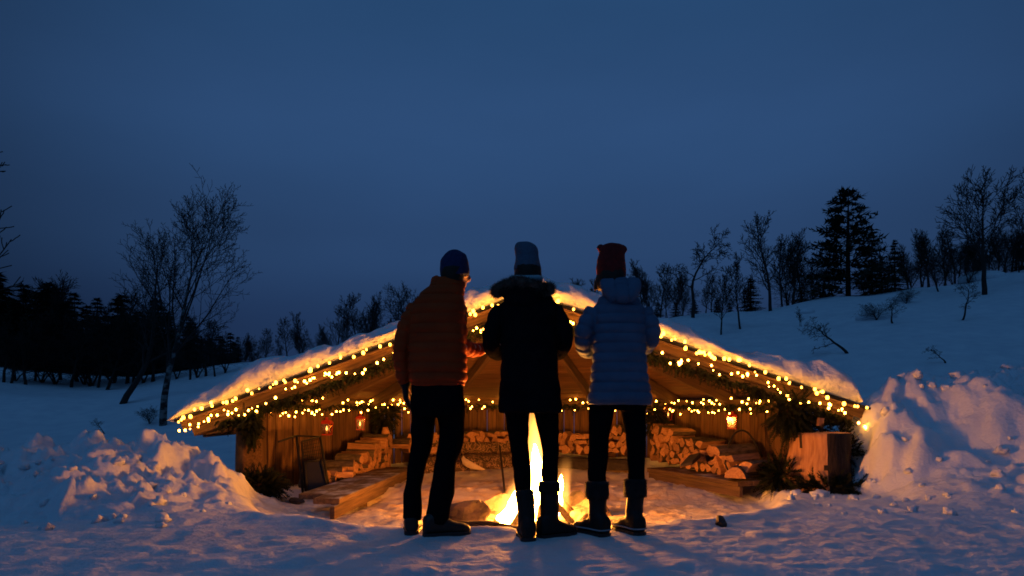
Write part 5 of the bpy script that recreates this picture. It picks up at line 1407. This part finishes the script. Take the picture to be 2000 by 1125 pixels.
# ---- woman in the dark parka
w2 = body('woman in black fur-hooded parka and pale blue hat standing right before the fire', 'person', Q(1030, 529, .02), R(8), R(-6), Q(1027, 552, -.01),
          [Q(985, 600), Q(1074, 600)], [Q(957, 672, 0), Q(1100, 672, 0)], [Q(995, 678, .28), Q(1066, 678, .28)],
          [Q(1012, 770), Q(1056, 770)], [Q(1015, 875, .015), Q(1075, 875, .015)], [Q(1026, 1015, -.13), Q(1070, 1010, -.075)], [Q(1030, 1036, .0), Q(1092, 1030, .0)],
          [(790, 990, 1080, .085), (740, 990, 1078, .09), (680, 995, 1072, .08), (620, 990, 1078, .085), (585, 1000, 1066, .07), (560, 1008, 1052, .05)], .95)
secs = [(806, 978, 1093, .125), (803, 975, 1096, .148), (790, 974, 1097, .150), (750, 976, 1093, .144), (715, 978, 1090, .138), (690, 980, 1088, .135), (650, 978, 1090, .138), (620, 975, 1093, .142), (598, 974, 1092, .132), (583, 984, 1080, .115), (570, 1000, 1066, .095), (555, 1006, 1058, .08)]
quilted('parka', secs, [[(982, 604, 0, .060), (963, 640, -.02, .057), (958, 668, .01, .056), (968, 684, .13, .050), (992, 681, .27, .042)],
                        [(1081, 604, 0, .060), (1098, 640, -.02, .057), (1101, 668, .01, .056), (1093, 684, .13, .050), (1070, 681, .27, .042)]], w2, M['blackcoat'], .11, .005, wr=.008)
def bld(mb):
    mb.ellipsoid(Q(1022, 572, -.085), .165, .075, .062, 24, 14); mb.ellipsoid(Q(1022, 590, -.10), .115, .055, .06, 20, 12)
hood = cloth('hood', bld, w2, M['blackcoat'], .010, .008, 10, 3)
fb = MB(); ring = []
def fur_ring(a):
    # a loop lying round the neck, low at the back
    return Q(1021, 559, -.02) + Vector((.166 * math.cos(a), .115 * math.sin(a) - .01, .004 + .012 * math.sin(a) - .034 * math.cos(a) ** 2 + .012 * math.sin(3 * a + 1)))
core = MB(); core.tube([fur_ring(a) for a in np.linspace(0, 2 * math.pi, 40)], .026, 10, cap=False); link('fur_base', core.mesh('fur_base'), M['fur'], hood)
for _ in range(7500):
    a = random.uniform(0, 6.283); b = random.uniform(0, 6.283); c = fur_ring(a); t = (fur_ring(a + .02) - c).normalized(); u = t.cross(Z3).normalized(); v = u.cross(t)
    n_ = u * math.cos(b) + v * math.sin(b); p = c + n_ * .024
    d_ = (n_ * .9 + t * random.uniform(-.6, .6) + rdir() * .35 + Vector((0, 0, -.25))).normalized() * random.uniform(.014, .036); s_ = d_.cross(rdir()).normalized() * .0017
    fb.add([p - s_, p + s_, p + d_], [(0, 1, 2)])
f_ = link('fur_trim', fb.mesh('fur_trim', False), M['fur'], hood); f_['kind'] = 'stuff'
mb = MB(); mb.tube([Q(1027, 547, -.005) + Vector((.088 * math.cos(a), .085 * math.sin(a), .006 * math.cos(2 * a))) for a in np.linspace(0, 2 * math.pi, 30)], .020, 10, cap=False)
link('fleece_collar', mb.mesh('fleece_collar'), M['teal'], w2)
def bld(mb): loft(mb, [(562, 1006, 1054, .078), (548, 1003, 1058, .088), (535, 1004, 1057, .092), (520, 1006, 1055, .090)], 24, 2.1, .0)
cloth('hair', bld, w2, M['hair'], .008, .008, 18, 2, .2)
knit_hat('knit_hat', [(528, 1003, 1058), (515, 1004, 1056), (502, 1007, 1053), (492, 1006, 1052), (484, 1005, 1050), (478, 1006, 1046), (474, 1009, 1038), (472, 1014, 1032)], w2, M['paleknit'], 1.12, .01, brim=False)
def bld(mb):
    loft(mb, [(805, 982, 1090, .10), (790, 980, 1092, .12), (760, 982, 1088, .11)])
    limb(mb, [(1009, 790, 0, .078), (1011, 830, .01, .070), (1014, 865, .03, .060), (1018, 910, .0, .058), (1022, 950, -.05, .052), (1026, 985, -.10, .046), (1027, 1005, -.12, .044)], 16)
    limb(mb, [(1065, 790, 0, .080), (1070, 830, .01, .070), (1075, 865, .02, .058), (1074, 920, .0, .052), (1072, 960, -.04, .048), (1070, 1000, -.07, .045)], 16)
cloth('leggings', bld, w2, M['blacktrouser'], .0095, .009, 9, 2, .7)
glove(w2, Q(994, 681, .29), (.45, .9, .1), (.3, .2, -1), M['glove'], 1, .7); glove(w2, Q(1068, 681, .29), (-.45, .9, .1), (-.3, .2, -1), M['glove'], -1, .7)
boot(w2, ((1032 - 1000) * K - .01, 4.06, .002), 94, .265, .118, [(.10, -.004, 0, .052), (.18, -.006, .005, .052), (.24, -.012, .02, .056), (.295, -.018, .03, .058)], M['greyboot'], M['rubber'], cuff=None)
boot(w2, ((1074 - 1000) * K - .01, 4.13, .002), 33, .275, .12, [(.10, 0, 0, .056), (.2, 0, .01, .058), (.27, .0, .02, .060), (.31, .0, .02, .058)], M['greyboot'], M['rubber'], cuff=(.275, .34, .064, .0, .02))

# ---- woman in the blue jacket
w3 = body('woman in a blue quilted jacket and dark red hat standing nearest the tall firewood stack', 'person', Q(1194, 531, .02), R(0), R(-6), Q(1196, 556, -.01),
          [Q(1163, 604), Q(1252, 604)], [Q(1139, 668, 0), Q(1271, 662, 0)], [Q(1176, 676, .28), Q(1240, 672, .28)],
          [Q(1180, 770), Q(1230, 770)], [Q(1170, 885, .02), Q(1244, 885, .02)], [Q(1163, 1015, -.03), Q(1240, 1015, .0)], [Q(1148, 1034, .07), Q(1230, 1034, .12)],
          [(790, 1162, 1254, .085), (740, 1165, 1250, .09), (690, 1170, 1246, .08), (625, 1165, 1252, .085), (590, 1174, 1242, .07), (565, 1184, 1218, .05)], .95)
secs = [(790, 1150, 1270, .13), (787, 1146, 1273, .150), (780, 1147, 1272, .153), (750, 1152, 1267, .148), (720, 1156, 1262, .138), (690, 1158, 1260, .133), (650, 1157, 1262, .137), (622, 1153, 1264, .138), (602, 1155, 1260, .128), (588, 1165, 1250, .112), (573, 1178, 1234, .095), (558, 1174, 1224, .085), (547, 1174, 1221, .080)]
quilted('jacket', secs, [[(1161, 607, 0, .060), (1143, 640, -.02, .058), (1140, 664, .01, .056), (1150, 681, .12, .050), (1176, 677, .27, .042)],
                         [(1255, 606, 0, .060), (1268, 636, -.02, .058), (1271, 660, .01, .057), (1262, 677, .12, .050), (1240, 673, .27, .042)]], w3, M['bluejacket'], .060, .017)
def bld(mb):
    rings = []
    for t, w_, dp, py, dy in ((0, .25, .4, 598, -.112), (.1, .55, .7, 595, -.116), (.3, .76, .95, 586, -.116), (.5, .90, 1.0, 574, -.105), (.75, .98, .9, 560, -.085), (.92, .92, .75, 550, -.065), (1, .70, .55, 545, -.05)):
        c = Q(1208, py, dy); rings.append([c + Vector((.132 * w_ * math.cos(a), .055 * dp * math.sin(a), .0)) for a in np.linspace(0, 2 * math.pi, 29)[:-1]])
    mb.rings(rings)
hd = cloth('hood', bld, w3, M['bluejacket'], .009, .006, 10, 3)
co, no = get_vn(hd.data); xx = (co[:, 0] - (1208 - 1000) * K)
d1 = np.exp(-((xx + .038) / .006) ** 2) + np.exp(-((xx - .045) / .006) ** 2) + .8 * np.exp(-((co[:, 2] - Q(0, 560).z + .02 * np.abs(xx) / .1) / .006) ** 2) * (np.abs(xx) < .045)
set_co(hd.data, co - no * (.010 * d1)[:, None])
def bld(mb): loft(mb, [(566, 1168, 1218, .080), (552, 1165, 1220, .088), (540, 1167, 1220, .094), (528, 1170, 1218, .09)], 24, 2.1, .0)
cloth('scarf', bld, w3, M['hair'], .008, .008, 18, 2, .6)
def bld(mb):
    limb(mb, [(1174, 536, .0, .022), (1167, 550, .005, .020), (1165, 564, .03, .012)], 8); limb(mb, [(1216, 537, .02, .018), (1220, 550, .03, .014)], 8)
cloth('hair', bld, w3, M['brownhair'], .006, .005, 25, 1, .3)
knit_hat('knit_hat', [(541, 1167, 1222), (525, 1165, 1222), (508, 1166, 1222), (495, 1169, 1221), (486, 1171, 1220), (481, 1172, 1219), (479, 1175, 1215)], w3, M['redknit'], 1.10, .01, lumps=[(1172, 484, .024, 0), (1174, 481, .018, 0), (1219, 487, .024, 0), (1216, 483, .02, 0)], brim=False)
def bld(mb):
    loft(mb, [(800, 1150, 1262, .10), (780, 1152, 1266, .12), (755, 1156, 1262, .11)])
    limb(mb, [(1176, 785, 0, .084), (1172, 830, .01, .070), (1169, 885, .02, .061), (1167, 930, .0, .058), (1165, 975, -.02, .050), (1163, 1000, -.03, .046)], 16)
    limb(mb, [(1234, 785, 0, .078), (1240, 830, .01, .068), (1244, 885, .02, .057), (1244, 935, .01, .054), (1242, 975, .0, .049), (1240, 1000, .0, .046)], 16)
cloth('leggings', bld, w3, M['blacktrouser'], .0095, .009, 9, 2, .7)
glove(w3, Q(1178, 677, .29), (.4, .9, .1), (.3, .2, -1), M['glove'], 1, .7); glove(w3, Q(1238, 673, .29), (-.4, .9, .1), (-.3, .2, -1), M['glove'], -1, .7)
boot(w3, ((1165 - 1000) * K - .004, 4.19, .002), 126, .285, .128, [(.10, 0, 0, .056), (.17, .003, .005, .055), (.22, .003, .01, .056), (.25, .003, .015, .06)], M['greyboot'], M['rubber'], welt=M['welt'], cuff=(.225, .335, .070, .002, .015))
boot(w3, ((1240 - 1000) * K - .012, 4.235, .002), 113, .285, .126, [(.10, 0, 0, .052), (.17, .008, .005, .053), (.22, .012, .01, .055), (.25, .014, .015, .06)], M['greyboot'], M['rubber'], welt=M['welt'], cuff=(.23, .345, .069, .014, .015))
